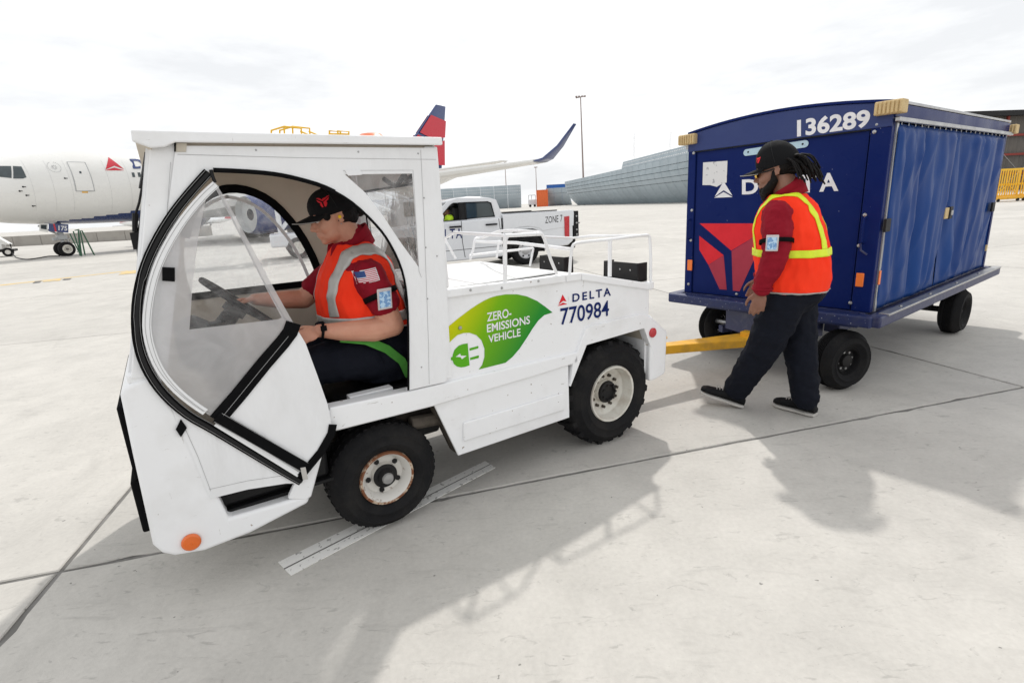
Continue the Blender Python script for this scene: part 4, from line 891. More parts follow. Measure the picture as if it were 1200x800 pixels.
# curtains: folds are real waves in the cloth
from mathutils import noise
def curtain(x0, x1, y, sgn, seed):
    nx, nz = 90, 40; vs = []
    for k in range(nz+1):
        t = k/nz
        for i in range(nx+1):
            u = i/nx; x = x0+(x1-x0)*u; z = ZB+.012+(ZT-.055-ZB)*t
            fan = (u-.5)*(1.3-.4*t)
            d = .060*noise.noise(Vector((fan*4.5+seed*5, t*.55, seed)))+.034*noise.noise(Vector((fan*11+seed, t*.7+u*1.2, seed*2)))
            d += .006*noise.noise(Vector((u*9-t*4.5, t*2.4, seed)))+.003*math.sin(u*62+seed)*t**4+.012*(abs(noise.noise(Vector((fan*6+t*1.6, t*1.1+seed, seed*7))))**.7)+.012*(1-abs(noise.noise(Vector((fan*5.5-t*1.9, t*.9, seed*11))))*2)**4+.012*math.exp(-((u-(.93 if seed in (1.3, 2.3) else .06))/.03)**2)*(.6+.4*math.sin(t*5))
            edge = min(1, 12*u+.4, 12*(1-u)+.4)*min(1, 10*t+.25)*min(1, 14*(1-t)+.3)
            vs.append((x, y+sgn*(d*edge+.006-.012*min(1, 3*abs(u-.5)*2)*0), z))
    b = MB(); W2 = nx+1; b.add(vs, [(k*W2+i, k*W2+i+1, (k+1)*W2+i+1, (k+1)*W2+i) for k in range(nz) for i in range(nx)])
    o = b.build('curtain', 'tarp', ct, smooth=80, fixn=False); s_ = o.modifiers.new('s', 'SOLIDIFY'); s_.thickness = .004; return o
curtain(.075, 1.350, .006, -1, 1.3); curtain(1.378, CL-.03, .012, -1, 4.1); curtain(.075, 1.39, CW-.006, 1, 2.3); curtain(1.35, CL-.03, CW-.012, 1, 6.2)
b = MB()
for k in range(22): x = .12+k*.132; b.cyl((x, -.012, ZT-.052), (x, -.012, ZT-.03), .004, 6)
b.build('curtain_hook', 'steel', ct, kind='stuff')
for x, z, m in ((1.325, 1.235, 0), (2.78, 1.22, 1), (.06, 1.22, 1)):
    lt = MB(); lt.box((x-.06, -.035, z-.045), (x+.03, -.018, z+.045), 0)
    if m == 0: lt.box((x+.035, -.042, z-.05), (x+.11, -.018, z+.05), 1); lt.box((x+.05, -.05, z-.02), (x+.095, -.04, z+.02), 2)
    lt.build('curtain_latch', ['wood' if m == 0 else 'plastic', 'plastic', 'steel'], ct, bevel=.004, smooth=0)
b = MB(); b.box((2.83, -.02, .78), (2.87, -.008, .84)); b.build('side_tag', 'wood', ct)
# ribbed bump blocks at the top corners
def bump_block(cx, cy, z, ax):
    b = MB(); n = 7; L = .165; W0 = .10; H = .085
    for k in range(n):
        a0 = -L/2+L*k/n; a1 = a0+L/n*.72
        if ax == 1: b.box((cx-W0/2-.012, cy+a0, z+.002), (cx-W0/2+.01, cy+a1, z+H-.004))
        else: b.box((cx+a0, cy-W0/2-.012, z+.002), (cx+a1, cy-W0/2+.01, z+H-.004))
    if ax == 1: b.box((cx-W0/2, cy-L/2, z), (cx+W0/2, cy+L/2, z+H))
    else: b.box((cx-L/2, cy-W0/2, z), (cx+L/2, cy+W0/2, z+H))
    return b.build('corner_bump_block', 'wood', ct, bevel=.008, smooth=0)
bump_block(-.01, .018, ZT+.012, 1); bump_block(-.01, CW-.01, ZT+.0, 1); bump_block(CL+.05, .02, ZT-.02, 1); bump_block(CL+.03, CW-.02, ZT-.02, 1)
# front hardware
b = MB()
for y, z in ((.10, 1.845), (.10, 1.295), (.115, 1.08), (.13, .66), (1.51, 1.855), (1.51, 1.36), (1.51, 1.09), (1.52, .68), (1.04, .63), (.09, 1.89)): b.lathe([(.014, 0), (.012, .006), (.001, .009)], (-.005 if y < .14 or y > 1.49 else .012, y, z), (-1, 0, 0), 10)
b.build('rivet', 'steel', ct)
for y in (.09, 1.525):
    b = MB(); b.tube([(-.004, y, 1.10), (-.04, y, 1.11), (-.045, y, 1.2), (-.04, y, 1.27), (-.004, y, 1.28)], .008, 8); b.build('grab_handle', 'navy', ct)
b = MB(); b.tube([(-.03, .05, 1.02), (-.035, .09, 1.05), (-.03, .10, 1.10)], .007, 6); b.build('hook', 'navy_frame', ct)
for y, z in ((1.512, .86), (.085, .835)):
    b = MB(); b.box((-.012, y-.026, z-.05), (-.003, y+.026, z+.05)); b.build('orange_reflector', 'orange_sq', ct, bevel=.006)
b = MB(); b.box((.0525, -.016, .80), (.0835, -.0105, .90)); b.build('orange_reflector', 'orange_sq', ct)
b = MB(); L = [(y, z) for y, z in arc(.60, 1.822, .026, -90, 90, 8)] ; b.plate([[(1.02+.026*math.cos(math.radians(a)), 1.808+.026*math.sin(math.radians(a))) for a in range(-90, 91, 20)]+[(.56+.026*math.cos(math.radians(a)), 1.822+.026*math.sin(math.radians(a))) for a in range(90, 271, 20)]], 0, .004, .011); b.build('pale_strip', 'pill', panel, smooth=0)
b = MB(); [b.lathe([(.008, 0), (.001, .003)], (.003, y, z), (-1, 0, 0), 8) for y, z in ((.575, 1.822), (1.005, 1.81))]; b.build('strip_screw', 'plastic', panel)
def cq(x, *pix): return [CF.at(px, py, 0, x) for px, py in pix]
text('fleet_number', '136289', quadmap(*cq(-.0135, (934, 161), (1019.5, 149), (1020, 127.5), (934, 140.5))), 'white_ink', head, bold=.035)
# name on the panel
for ch, x0, x1, yb0, yb1, yt0, yt1 in (('D', 869.5, 888.5, 228, 227.6, 210.6, 209.6), ('E', 896, 908, 227.5, 227, 209, 208.2), ('L', 917, 928, 226.8, 226.3, 207.7, 207), ('T', 937, 956.5, 226, 225.2, 205.6, 204), ('A', 960, 982.5, 224.8, 223.8, 203.4, 202)):
    text('name_letter', ch, quadmap(*cq(.0105, (x0, yb0), (x1, yb1), (x1, yt1), (x0, yt0))), 'white_ink', panel, bold=.03)
def cpoly(name, pix, m, x=.0105, par=None):
    P = cq(x, *pix); b = MB(); b.sheet([[(p.y, p.z) for p in P]], lambda q: Vector((x, q[0], q[1]))); return b.build(name, m, par or panel, smooth=0, fixn=False)
cpoly('triangle_logo', [(848, 212.5), (858.5, 229.5), (848, 223), (837.5, 230.5)], 'white_ink'); cpoly('triangle_logo', [(848, 225), (858.5, 231), (837, 231.8)], 'white_ink')
cpoly('paper_notice', [(824, 190.5), (852.5, 188.5), (851.5, 214), (846, 215.5), (840, 219), (832, 217), (823.2, 217)], 'paper', x=.009)
def cl(x, y, X0=780, Y0=230, s=4.708): return (X0+x/s, Y0+y/s)
cpoly('red_emblem', [cl(188, 150), cl(560, 150), cl(470, 235), cl(362, 300)], 'red_decal')
cpoly('red_emblem', [cl(186, 218), cl(320, 325), cl(236, 378), cl(186, 295)], 'red_decal')
cpoly('dark_red_emblem', [cl(236, 379), cl(320, 326), cl(337, 515), cl(298, 513)], 'red_decal2')
cpoly('dark_red_emblem', [cl(364, 302), cl(470, 236), cl(560, 152), cl(560, 190), cl(408, 524), cl(371, 520)], 'red_decal2')
cpoly('faded_panel_mark', [cl(198, 24), cl(330, 24), cl(328, 140), cl(196, 136)], 'navy_frame', x=.0112) if False else None
# running gear
PV = CF.Ri @ (Vector((2.30, 4.46, 0))-CF.o)
def cartwheel(cw, axw):
    c = CF.Ri @ (Vector(cw)-CF.o); a = CF.Ri @ Vector(axw)
    prof = [(.105, -.004, 0), (.098, .004, 0), (.090, -.02, 0), (.088, -.035, 0), (.05, -.04, 0), (.045, -.01, 0), (.02, -.004, 0), (.001, -.004, 0)]
    return wheel('wheel', ct, c, a, .228, .145, .105, ['rubber', 'blackmetal'], prof, 8, .066, (.0095, -.035, .006, 'steel'), groove=5, bulge=.016)
ax1 = Vector((math.cos(math.radians(-74)), math.sin(math.radians(-74)), 0)); pc = Vector((2.30, 4.46, .228))
cartwheel(pc+ax1*.775, ax1); cartwheel(pc-ax1*.745, -ax1)
rc = CF.world((2.36, CW/2, .228)); ax2 = CF.R @ Vector((0, -1, 0)); cartwheel(rc+ax2*.80, ax2); cartwheel(rc-ax2*.80, -ax2)
lw = lambda v: CF.Ri @ (Vector(v)-CF.o)
b = MB(); b.cyl(lw(pc-ax1*.62), lw(pc+ax1*.62), .035, 12); td = Vector((-ax1.y, ax1.x, 0)); 
for s in (-.45, .45): b.box((-.18, -.03, -.02), (.18, .03, .05), mt=Matrix.Translation(lw(pc+ax1*s)) @ Matrix.Rotation(math.radians(16-36.2), 4, 'Z'))
b.box((-.25, -.3, .06), (.25, .3, .26), mt=Matrix.Translation(lw(pc)) @ Matrix.Rotation(math.radians(16-36.2), 4, 'Z')); b.build('front_axle', 'navy_frame', ct, bevel=.006)
for s in (-1, 1):
    b = MB(); p = pc+ax1*s*.56; b.lathe([(.055, -.04), (.055, .06), (.03, .07), (.001, .07)], lw(p), CF.Ri @ (ax1*s), 14); b.cyl(lw(p+Vector((-.12, 0, .06))), lw(pc+ax1*s*.25+Vector((-.12, 0, .08))), .022, 8); b.build('hub_spring', 'steel', ct)
b = MB(); b.cyl(lw(rc-ax2*.7), lw(rc+ax2*.7), .03, 12); [b.cyl(lw(rc+ax2*s+Vector((-.25, -.18, .12))), lw(rc+ax2*s+Vector((.25, .18, .12))), .028, 8) for s in (-.5, .5)]; [b.box((-.04, -.05, .0), (.04, .05, .32), mt=Matrix.Translation(lw(rc+ax2*s))) for s in (-.5, .5)]; b.build('rear_axle', 'blackmetal', ct)
# tow bar to the tug's hitch
h0 = Vector((.76, 3.76, .375)); h1 = Vector((2.05, 4.30, .275)); d = (h1-h0).normalized(); sd_ = Vector((-d.y, d.x, 0)); b = MB()
def bx(p, hw, hh): return [p-sd_*hw-Vector((0, 0, hh)), p+sd_*hw-Vector((0, 0, hh)), p+sd_*hw+Vector((0, 0, hh)), p-sd_*hw+Vector((0, 0, hh))]
secs = [bx(h0, .045, .03), bx(h0+d*.5, .055, .035), bx(h0+d*1.0, .085, .035), bx(h1, .13, .03)]
vs = [lw(v) for q in secs for v in q]; fs = [(3,2,1,0), (12,13,14,15)]
for i in range(3):
    for k in range(4): k2 = (k+1) % 4; fs.append((i*4+k, i*4+k2, i*4+4+k2, i*4+4+k))
b.add(vs, fs); b.build('tow_bar', 'yellow', ct, bevel=.008, smooth=0)
b = MB(); b.tube([lw(h0-d*.06+Vector((math.cos(a)*.05, math.sin(a)*.05, 0))) for a in [2*math.pi*k/12 for k in range(12)]], .016, 8, closed=True); b.build('tow_eye', 'blackmetal', ct)
b = MB(); b.cyl(lw(h1+Vector((.0, -.1, .03))), lw(h1+Vector((.02, .12, .03))), .02, 8); b.box((-.03, -.03, 0), (.05, .05, .07), mt=Matrix.Translation(lw(h1-d*.05))); b.build('tow_bar_pin', 'yellow', ct)
b = MB(); b.tube([lw(h1+d*.02+sd_*.1), lw(pc+Vector((-.1, -.15, .05)))], .03, 8); b.tube([lw(h1+d*.02-sd_*.1), lw(pc+Vector((.05, .25, .05)))], .03, 8); b.build('tow_bar_fork', 'navy_frame', ct)
# ================================================================ ELECTRIC TUG (x along its length to the tail, y away from the camera)
BF = Frame(-.65, 2.28, 32.8); NY, FY = -.05, 1.08
tug = BF.empty('baggage_tug', label='white electric baggage tug with curtained cab and green leaf sign, in front', category='baggage tug')
def S(px, py, y=NY): return BF.side(px, py, y)
def SS(pix, y=NY): return [S(px, py, y) for px, py in pix]
def P3(pix, y): return [BF.at(px, py, 1, y) for px, py in pix]
def tb(name, m, par=tug, bevel=.0, smooth=35, **k):
    def f(b): return b.build(name, m, par, bevel=bevel, smooth=smooth, **k)
    return f
# chassis and nose
nose = [(-.908, .925), (-.895, .948), (-.86, .962), (-.80, .972), (-.755, .80), (-.705, .55), (-.665, .335), (-.38, .325), (-.352, .312), (-.362, .285), (-.60, .238), (-.77, .229), (-.868, .251), (-.905, .28), (-.926, .325), (-.916, .70)]
b = MB(); b.plate([nose], 1, NY, FY); b.build('nose_body', 'white', tug, bevel=.022, segs=4, smooth=40)
b = MB(); b.plate([[(-.37, .300), (-.345, .312), (-.268, .50), (-.218, .578), (-.214, .684), (-.262, .690), (-.30, .62), (-.385, .425), (-.44, .335)]], 1, NY-.001, NY+.03); b.build('step_side', 'white', tug, bevel=.008, smooth=40)
b = MB(); b.box((-.70, .0, .331), (-.22, 1.03, .345)); b.build('floor_mat', 'seat', tug, smooth=0)
b = MB(); b.box((-.955, .04, .34), (-.927, 1.0, .56)); b.box((-.938, .04, .56), (-.918, 1.0, .86)); b.build('front_bumper_strip', 'black', tug, bevel=.008)
b = MB(); c = P3([(224, 634)], NY)[0]; b.lathe([(.034, .0), (.034, .008), (.028, .014), (.001, .016)], (c.x, NY-.002, c.z), (0, -1, 0), 28); b.build('orange_reflector', 'orange_lens', tug)
b = MB(); [b.lathe([(.05, .0), (.05, .02), (.04, .03), (.001, .034)], (-.92, y, .78), (-1, 0, 0), 20) for y in (.2, .85)]; b.build('headlight', 'sole', tug)
for y0, y1 in ((NY, NY+.075), (FY-.075, FY)):
    b = MB(); b.plate([[(-.236, .580), (.27, .571), (.9, .585), (1.19, .597), (1.188, .660), (.15, .678), (-.216, .692)]], 1, y0, y1); b.build('side_beam', 'white', tug, bevel=.008, segs=3, smooth=40)
    fe = [(1.186, .662), (1.252, .788), (1.30, .796), (1.70, .800), (1.81, .757), (1.80, .735), (1.812, .50), (1.732, .705), (1.257, .688), (1.128, .462), (1.128, .597), (1.17, .60)]
    b = MB(); b.plate([[(1.150, .597), (1.186, .662), (1.252, .788), (1.30, .796), (1.70, .800), (1.81, .757), (1.835, .70), (1.838, .36), (1.828, .50), (1.732, .705), (1.257, .688), (1.128, .462)]], 1, y0 if y0 < 0 else y0+.02, y1-.02 if y0 < 0 else y1); b.build('rear_fender', 'white', tug, bevel=.008, segs=3, smooth=40)
b = MB(); b.plate([[(1.79, .785), (1.815, .757), (1.945, .652), (1.952, .63), (1.942, .375), (1.93, .355), (1.84, .338), (1.79, .34)]], 1, NY+.001, FY-.001); b.build('rear_bumper', 'white', tug, bevel=.014, segs=3, smooth=40)
b = MB(); b.box((1.79, .0, .80), (1.83, 1.03, .86)); b.build('rear_step', 'white', tug, bevel=.006)
b = MB(); c = P3([(763, 390)], NY)[0]; b.lathe([(.031, .0), (.031, .006), (.024, .012), (.001, .014)], (c.x+.012, NY-.001, c.z), (0, -1, 0), 24); b.build('tail_light', 'red_lens', tug)
b = MB(); b.box((1.93, .38, .30), (2.0, .62, .46)); b.cyl((2.0, .5, .25), (2.0, .5, .46), .02, 10); b.build('tow_hitch', 'blackmetal', tug, bevel=.01)
b = MB(); b.box((1.952, -.02, .585), (1.985, .0, .60)); b.build('hitch_release', 'yellow', tug)
# skirt, raised pad and battery box
b = MB(); b.plate([[(.275, .578), (.385, .263), (1.126, .268), (1.128, .592)]], 1, -.034, -.018); b.build('side_skirt', 'white', tug, bevel=.004, smooth=0)
b = MB(); b.plate([[(.277, .575), (.387, .264), (.41, .262), (.30, .575)]], 1, -.018, .07); b.plate([[(.30, .57), (.36, .40), (.40, .42), (.36, .57)]], 1, .071, .12); b.build('skirt_flange', 'grime', tug, smooth=0)
b = MB(); b.plate([SS([(543.5, 495.5), (662, 459.8), (662, 480.5), (543.5, 517.5)], -.046)], 1, -.046, -.033); b.build('skirt_pad', 'white', tug, bevel=.009, segs=3, smooth=40)
b = MB(); b.box((.46, .12, .27), (1.10, .95, .57)); b.box((-.25, .3, .38), (1.95, .42, .52)); b.box((-.25, .68, .38), (1.95, .80, .52)); b.cyl((0, .1, .262), (0, .95, .262), .045, 10); b.cyl((1.485, .1, .33), (1.485, .95, .33), .06, 10); b.box((.12, .1, .44), (.40, .5, .56)); b.cyl((.18, .06, .47), (.38, .06, .45), .035, 10); b.build('underframe', 'grime', tug, bevel=.006)
# rear body
for y0, y1 in ((-.032, -.012), (1.042, 1.062)):
    b = MB(); b.plate([[(.15, .655), (.15, .688), (.36, .688), (.385, .70), (.392, 1.10), (1.229, 1.088), (1.79, .958), (1.79, .70), (1.3, .70), (1.18, .645)]], 1, y0, y1); p = b.build('side_panel', 'white', tug, bevel=.002, smooth=0)
    if y0 < 0: sidep = p
    for a, c in (((.386, 1.128), (1.118, 1.113)), ((1.122, 1.113), (1.229, 1.111)), ((1.232, 1.110), (1.806, .977))):
        yy = (-.046, -.005) if y0 < 0 else (1.035, 1.076); h = .042 if y0 < 0 else .07
        b = MB(); b.plate([[a, c, (c[0], c[1]-h), (a[0], a[1]-h)]], 1, *yy); b.build('rim_strip', 'white', tug, bevel=.006, smooth=0)
b = MB(); b.box((.39, -.006, 1.092), (1.232, 1.036, 1.104)); b.plate([[(1.232, 1.104), (1.79, .968), (1.79, .955), (1.232, 1.09)]], 1, -.006, 1.036); b.build('deck_plate', 'white_deck', tug, smooth=0)
b = MB(); b.box((.40, .075, 1.105), (1.14, .985, 1.118)); hp = b.build('hatch_panel', 'white_deck', tug, bevel=.004, smooth=0)
b = MB(); b.box((.40, .070, 1.1042), (1.145, .0745, 1.1085)); b.box((.40, .9855, 1.1042), (1.145, .99, 1.1085)); b.build('hatch_gap', 'plastic', tug, smooth=0)
b = MB(); b.box((1.78, -.01, .36), (1.80, 1.04, .975)); b.build('rear_plate', 'white', tug, smooth=0)
b = MB(); b.plate([[(1.10, .30), (1.12, .70), (1.78, .72), (1.80, .36)]], 1, .30, .32); b.plate([[(1.10, .30), (1.12, .70), (1.78, .72), (1.80, .36)]], 1, .74, .76); b.box((1.11, -.0, .69), (1.78, 1.03, .70)); b.build('wheel_well', 'blackmetal', tug, smooth=0)
b = MB(); b.plate([[(1.755, .70), (1.775, .70), (1.835, .48), (1.832, .36), (1.822, .36), (1.818, .48)]], 1, -.03, .30); b.build('mud_panel', 'cream', tug, smooth=0)
b = MB(); b.plate([[(-.38, .33), (-.21, .58), (.27, .58), (.27, .566), (-.2, .566), (-.37, .31)]], 1, 0.02, 1.03); b.build('front_wheel_well', 'blackmetal', tug, smooth=0)
for x, z, y0 in ((.52, 1.108, -.0463), (.93, 1.102, -.0463), (.70, 1.095, -.0463)):
    b = MB(); b.lathe([(.007, 0), (.006, .003), (.001, .004)], (x, y0, z), (0, -1, 0), 8); b.build('rim_rivet', 'steel', tug)
b = MB(); b.box((1.77, -.05, .945), (1.815, .0, .99)); b.build('rim_corner', 'white', tug, bevel=.005)
# rails on the deck
N_ = lambda px, py, y=-.028: BF.at(px, py, 1, y)
Fp = lambda px, py, y=1.055: BF.at(px, py, 1, y)
b = MB(); b.tube(smooth_path([N_(652.5, 321), N_(645, 303), N_(636, 276), Vector((.96, .04, 1.355)), Vector((1.06, .5, 1.345)), Fp(566, 278.5), Fp(557, 280), Fp(554.5, 292), Fp(551, 304)], 5), .0088, 8); b.build('deck_rail', 'white', tug)
b = MB(); b.tube([N_(592, 331), N_(591.5, 276)], .0115, 8); b.tube([N_(591.5, 276), Vector((.74, .5, 1.36)), Fp(519, 281), Fp(522, 281.5), Fp(534, 303)], .0088, 8); b.build('deck_rail', 'white', tug)
b = MB(); b.tube([N_(669, 292), Vector((1.17, .5, 1.265)), Fp(557, 283)], .010, 8); b.tube([N_(592, 276), N_(634, 274)], .010, 8); b.build('cross_rail', 'white', tug)
b = MB(); b.tube(smooth_path([N_(667.5, 321), N_(669, 300), N_(671, 289), N_(678, 284.5), N_(714, 280.5), N_(752, 276), N_(759.5, 275.8), N_(761.5, 281), N_(762.5, 300), N_(762.5, 329)], 4), .0088, 8); b.tube([N_(714.8, 281), N_(714.5, 324)], .0115, 8); b.build('deck_rail', 'white', tug)
b = MB(); b.tube([Fp(550, 299.5), Fp(590, 294.5), Fp(625, 291)], .009, 8); b.tube([Fp(625, 291), Fp(621, 312)], .009, 8); b.tube([Fp(585, 281), Fp(582, 302)], .009, 8); b.tube([Fp(636, 277.5), Fp(671, 278.8)], .009, 8); b.tube([Fp(671, 278.8), Vector((1.80, .5, 1.26)), N_(758, 276)], .009, 8); b.build('far_deck_rail', 'white', tug)
for y0, y1, in ((.02, .32), (.74, 1.04)):
    b = MB(); b.box((1.74, y0, 1.0), (1.75, y1, 1.105)); b.box((1.74, y0, .985), (1.83, y1, 1.0)); b.box((1.75, y0, 1.0), (1.83, y0+.008, 1.105)); b.box((1.75, y1-.008, 1.0), (1.83, y1, 1.105)); br_ = b.build('black_bracket', 'blackmetal', tug, bevel=.003, smooth=0)
    b = MB(); [b.lathe([(.006, 0), (.001, .002)], (1.7395, y0+.3*t, 1.06), (-1, 0, 0), 8) for t in (.2, .5, .8)]; b.build('bracket_bolt', 'steel', br_)
# ---- leaf sign and lettering (flat print on the side panel)
YD = -.0335
def z4(x, y): return (510+x/7.273, 330+y/7.273)
leaf = [(115, 380), (200, 310), (300, 235), (360, 195), (420, 160), (470, 137), (520, 122), (600, 108), (700, 108), (780, 125), (870, 165), (940, 215), (1000, 262), (930, 285), (880, 330), (830, 400), (780, 480), (720, 570), (660, 640), (600, 690), (370, 748), (400, 710), (420, 640), (420, 570), (395, 500), (350, 455), (290, 435), (240, 438), (190, 455), (150, 490), (122, 518)]
def flat(name, pix, m, y=YD, par=None):
    pts = SS(pix, y); b = MB(); b.sheet([pts], lambda q: Vector((q[0], y, q[1]))); return b.build(name, m, par or sidep, smooth=0, fixn=False)
flat('leaf_sign', [z4(*p) for p in leaf], 'leaf')
flat('plug_emblem', [z4(*p) for p in [(277, 525), (240, 530), (200, 545), (165, 580), (150, 620), (148, 640), (134, 645), (134, 668), (148, 670), (158, 700), (185, 722), (220, 730), (255, 725), (293, 712)]], 'plug_green')
flat('plug_emblem', [z4(*p) for p in [(291, 568), (366, 547), (370, 556), (366, 568), (294, 588)]], 'plug_green')
flat('plug_emblem', [z4(*p) for p in [(297, 648), (370, 627), (374, 637), (370, 650), (299, 668)]], 'plug_green')
flat('bolt_emblem', [z4(*p) for p in [(175, 640), (212, 612), (220, 630), (268, 630), (228, 660), (216, 642)]], 'white_ink', y=YD-.001)
def sidetext(name, s, quad, m, y=YD-.0012, **k): text(name, s, quadmap(*[BF.at(px, py, 1, y) for px, py in quad]), m, sidep, **k)
sidetext('sign_lettering', 'ZERO-', [z4(442, 342), z4(650, 300), z4(648, 224), z4(440, 266)], 'white_ink', bold=.016)
sidetext('sign_lettering', 'EMISSIONS', [z4(442, 434), z4(808, 358), z4(806, 288), z4(440, 363)], 'white_ink', bold=.016)
sidetext('sign_lettering', 'VEHICLE', [z4(455, 522), z4(728, 464), z4(726, 396), z4(452, 457)], 'white_ink', bold=.016)
z5 = lambda x, y: (640+x/8, 325+y/8)
sidetext('airline_name', 'DELTA', [z5(247, 232), z5(608, 170), z5(606, 94), z5(247, 156)], 'navy_ink', bold=.022, space=1.35)
sidetext('fleet_number', '770984', [z5(137, 449), z5(590, 360), z5(590, 214), z5(133, 290)], 'navy_ink', bold=.012)
flat('triangle_logo', [z5(155, 160), z5(192, 226), z5(160, 220), z5(116, 256)], 'red_decal'); flat('triangle_logo', [z5(158, 236), z5(200, 250), z5(106, 269)], 'red_decal')
b = MB(); c = N_(539, 384, YD); b.lathe([(.010, 0), (.008, .004), (.001, .006)], (c.x, YD-.002, c.z), (0, -1, 0), 10); b.build('panel_bolt', 'steel', sidep)
# ---- cab
roofpts = [(-.70, 1.800), (-.40, 1.799), (0, 1.799), (.416, 1.798), (.416, 1.772), (-.70, 1.772)]
b = MB(); b.plate([roofpts], 1, NY-.028, FY+.025); b.build('roof', 'white', tug, bevel=.01, segs=3, smooth=40)
for y0, y1 in ((NY-.03, NY-.012), (FY+.01, FY+.027)):
    b = MB(); b.plate([[(-.705, 1.800), (.418, 1.800), (.418, 1.768), (-.587, 1.764), (-.622, 1.748), (-.66, 1.745), (-.708, 1.765)]], 1, y0, y1); b.build('roof_lip', 'white', tug, bevel=.005, smooth=0)
b = MB(); b.add([(-.70, -.06, 1.772), (-.70, 1.09, 1.772), (-.66, 1.09, 1.742), (-.66, -.06, 1.742), (-.645, -.06, 1.765), (-.645, 1.09, 1.765)], [(0,1,2,3), (3,2,5,4), (0,3,4), (1,5,2), (0,4,5,1)]); b.build('roof_front_lip', 'vinyl_in', tug, smooth=0)
b = MB(); b.box((-.66, -.03, 1.756), (.40, 1.06, 1.770)); b.build('roof_lining', 'vinyl_in', tug, smooth=0)
tp = BF.at(434, 155.5, 1, .9); b = MB(); b.lathe([(.085, 1.812-tp.z), (.085, -.03), (.06, -.008), (.001, 0)], (tp.x, .9, tp.z), (0, 0, 1), 20); b.build('roof_beacon', 'orange_lens', tug)
# frame posts
for y0, y1, s in ((NY+.004, NY+.045, 0), (FY-.045, FY-.004, 1)):
    b = MB(); b.plate([[(-.660, 1.76), (-.575, 1.765), (-.64, 1.40), (-.76, .965), (-.868, .975), (-.76, 1.38)]], 1, y0, y1); b.build('front_post', 'white', tug, bevel=.004, smooth=0)
    b = MB(); b.box((.345, y0, 1.135), (.408, y1, 1.765)); b.box((.32, y0, .69), (.385, y1, 1.134)); b.build('rear_post', 'white', tug, bevel=.006, smooth=0)
# windscreen, nearly edge-on to the camera
b = MB(); b.add([(-.862, 0, .985), (-.862, 1.03, .985), (-.664, 1.03, 1.75), (-.664, 0, 1.75)], [(0,1,2,3)]); b.build('windscreen', 'glass', tug, smooth=0)
b = MB(); b.tube([(-.865, 0, .985), (-.865, 1.03, .985), (-.664, 1.03, 1.75), (-.664, 0, 1.75)], .011, 8, closed=True); b.build('windscreen_frame', 'white', tug)
b = MB(); b.box((-.88, -.04, .955), (-.80, 1.07, .99)); b.build('scuttle', 'white', tug, bevel=.008)
def wq(px, py, y=.10): return BF.at(px, py, 1, y)
b = MB(); b.tube([wq(176, 180), wq(172, 205)], .017, 8); b.tube([wq(172, 205), wq(166.5, 222)], .017, 8, r2=.011); b.tube([wq(166, 222), wq(163, 238), wq(158.5, 252), wq(158, 262)], .004, 6); b.tube([wq(158.5, 250), wq(158, 272)], .010, 8, r2=.008); b.tube([wq(158, 272), wq(163, 290), wq(165, 318)], .008, 8); b.build('wiper', 'plastic', tug)
b = MB(); b.tube([wq(177.5, 185), wq(175, 212)], .0045, 6); b.tube([wq(175, 212), wq(173, 238)], .0045, 6); b.tube([wq(171, 238), wq(166, 264)], .013, 8, r2=.009); b.tube([wq(173, 238), wq(169, 330)], .0045, 6); b.tube([wq(166, 264), wq(163, 278)], .009, 8); b.box(tuple(wq(162, 282)-Vector((.02, .01, .03))), tuple(wq(162, 282)+Vector((.012, .01, .03)))); b.build('wiper', 'plastic', tug)
M['seam'] = mat('grey_seam_thread', (0.42, 0.42, 0.42), 0.8)  # plain grey thread for seams and stitching
# ---- near curtain with its arched opening, window and zip
arch = [(250, 199.5), (285, 201), (320, 204), (350, 210), (382, 220), (412, 237), (440, 263), (457, 286), (471, 317), (477, 352), (478.5, 400), (478.5, 457)]
archS = [tuple(p) for p in smooth_path([Vector((x, y)) for x, y in arch], 3)]
zipp = [(244, 202), (226, 222), (205, 248), (186, 278), (171, 310), (162, 345), (160, 380), (164, 410), (175, 437), (193, 462), (219, 485), (250, 503), (290, 527), (330, 551), (353, 564), (360, 560)]
zipS = [tuple(p) for p in smooth_path([Vector((x, y)) for x, y in zipp[:-1]], 3)]
outer = [(206, 171), (512, 173.5), (518, 260), (524, 350), (526.5, 400), (523, 447)]+archS[::-1]+zipS+[(345, 566), (335, 566), (290, 573), (246, 584), (228, 540), (211, 503), (197, 468), (186, 437), (172, 440), (182, 340), (196, 250)]
tri = [(404, 204.5), (483, 203.5), (487, 260), (490.5, 313), (470, 285), (448, 252), (428, 226)]
tl2 = SS(outer, -.052); wn = SS(tri, -.052)
b = MB(); b.plate([tl2, wn], 1, -.054, -.0495); cur = b.build('side_curtain', 'vinyl', tug, smooth=0)
b = MB(); b.sheet([wn], lambda q: Vector((q[0], -.0515, q[1]))); b.build('curtain_window', 'clear_d', tug, smooth=0)
def pathtube(name, pix, r, m, y, par=tug, closed=False):
    b = MB(); b.tube(P3(pix, y), r, 8, closed=closed); return b.build(name, m, par)
pathtube('arch_piping', archS, .0055, 'black', -.055)
b = MB(); b.ribbon(P3(archS[:14], -.0545), (0, -1, 0), .016, .004); b.build('arch_zip', 'black', tug, smooth=0)
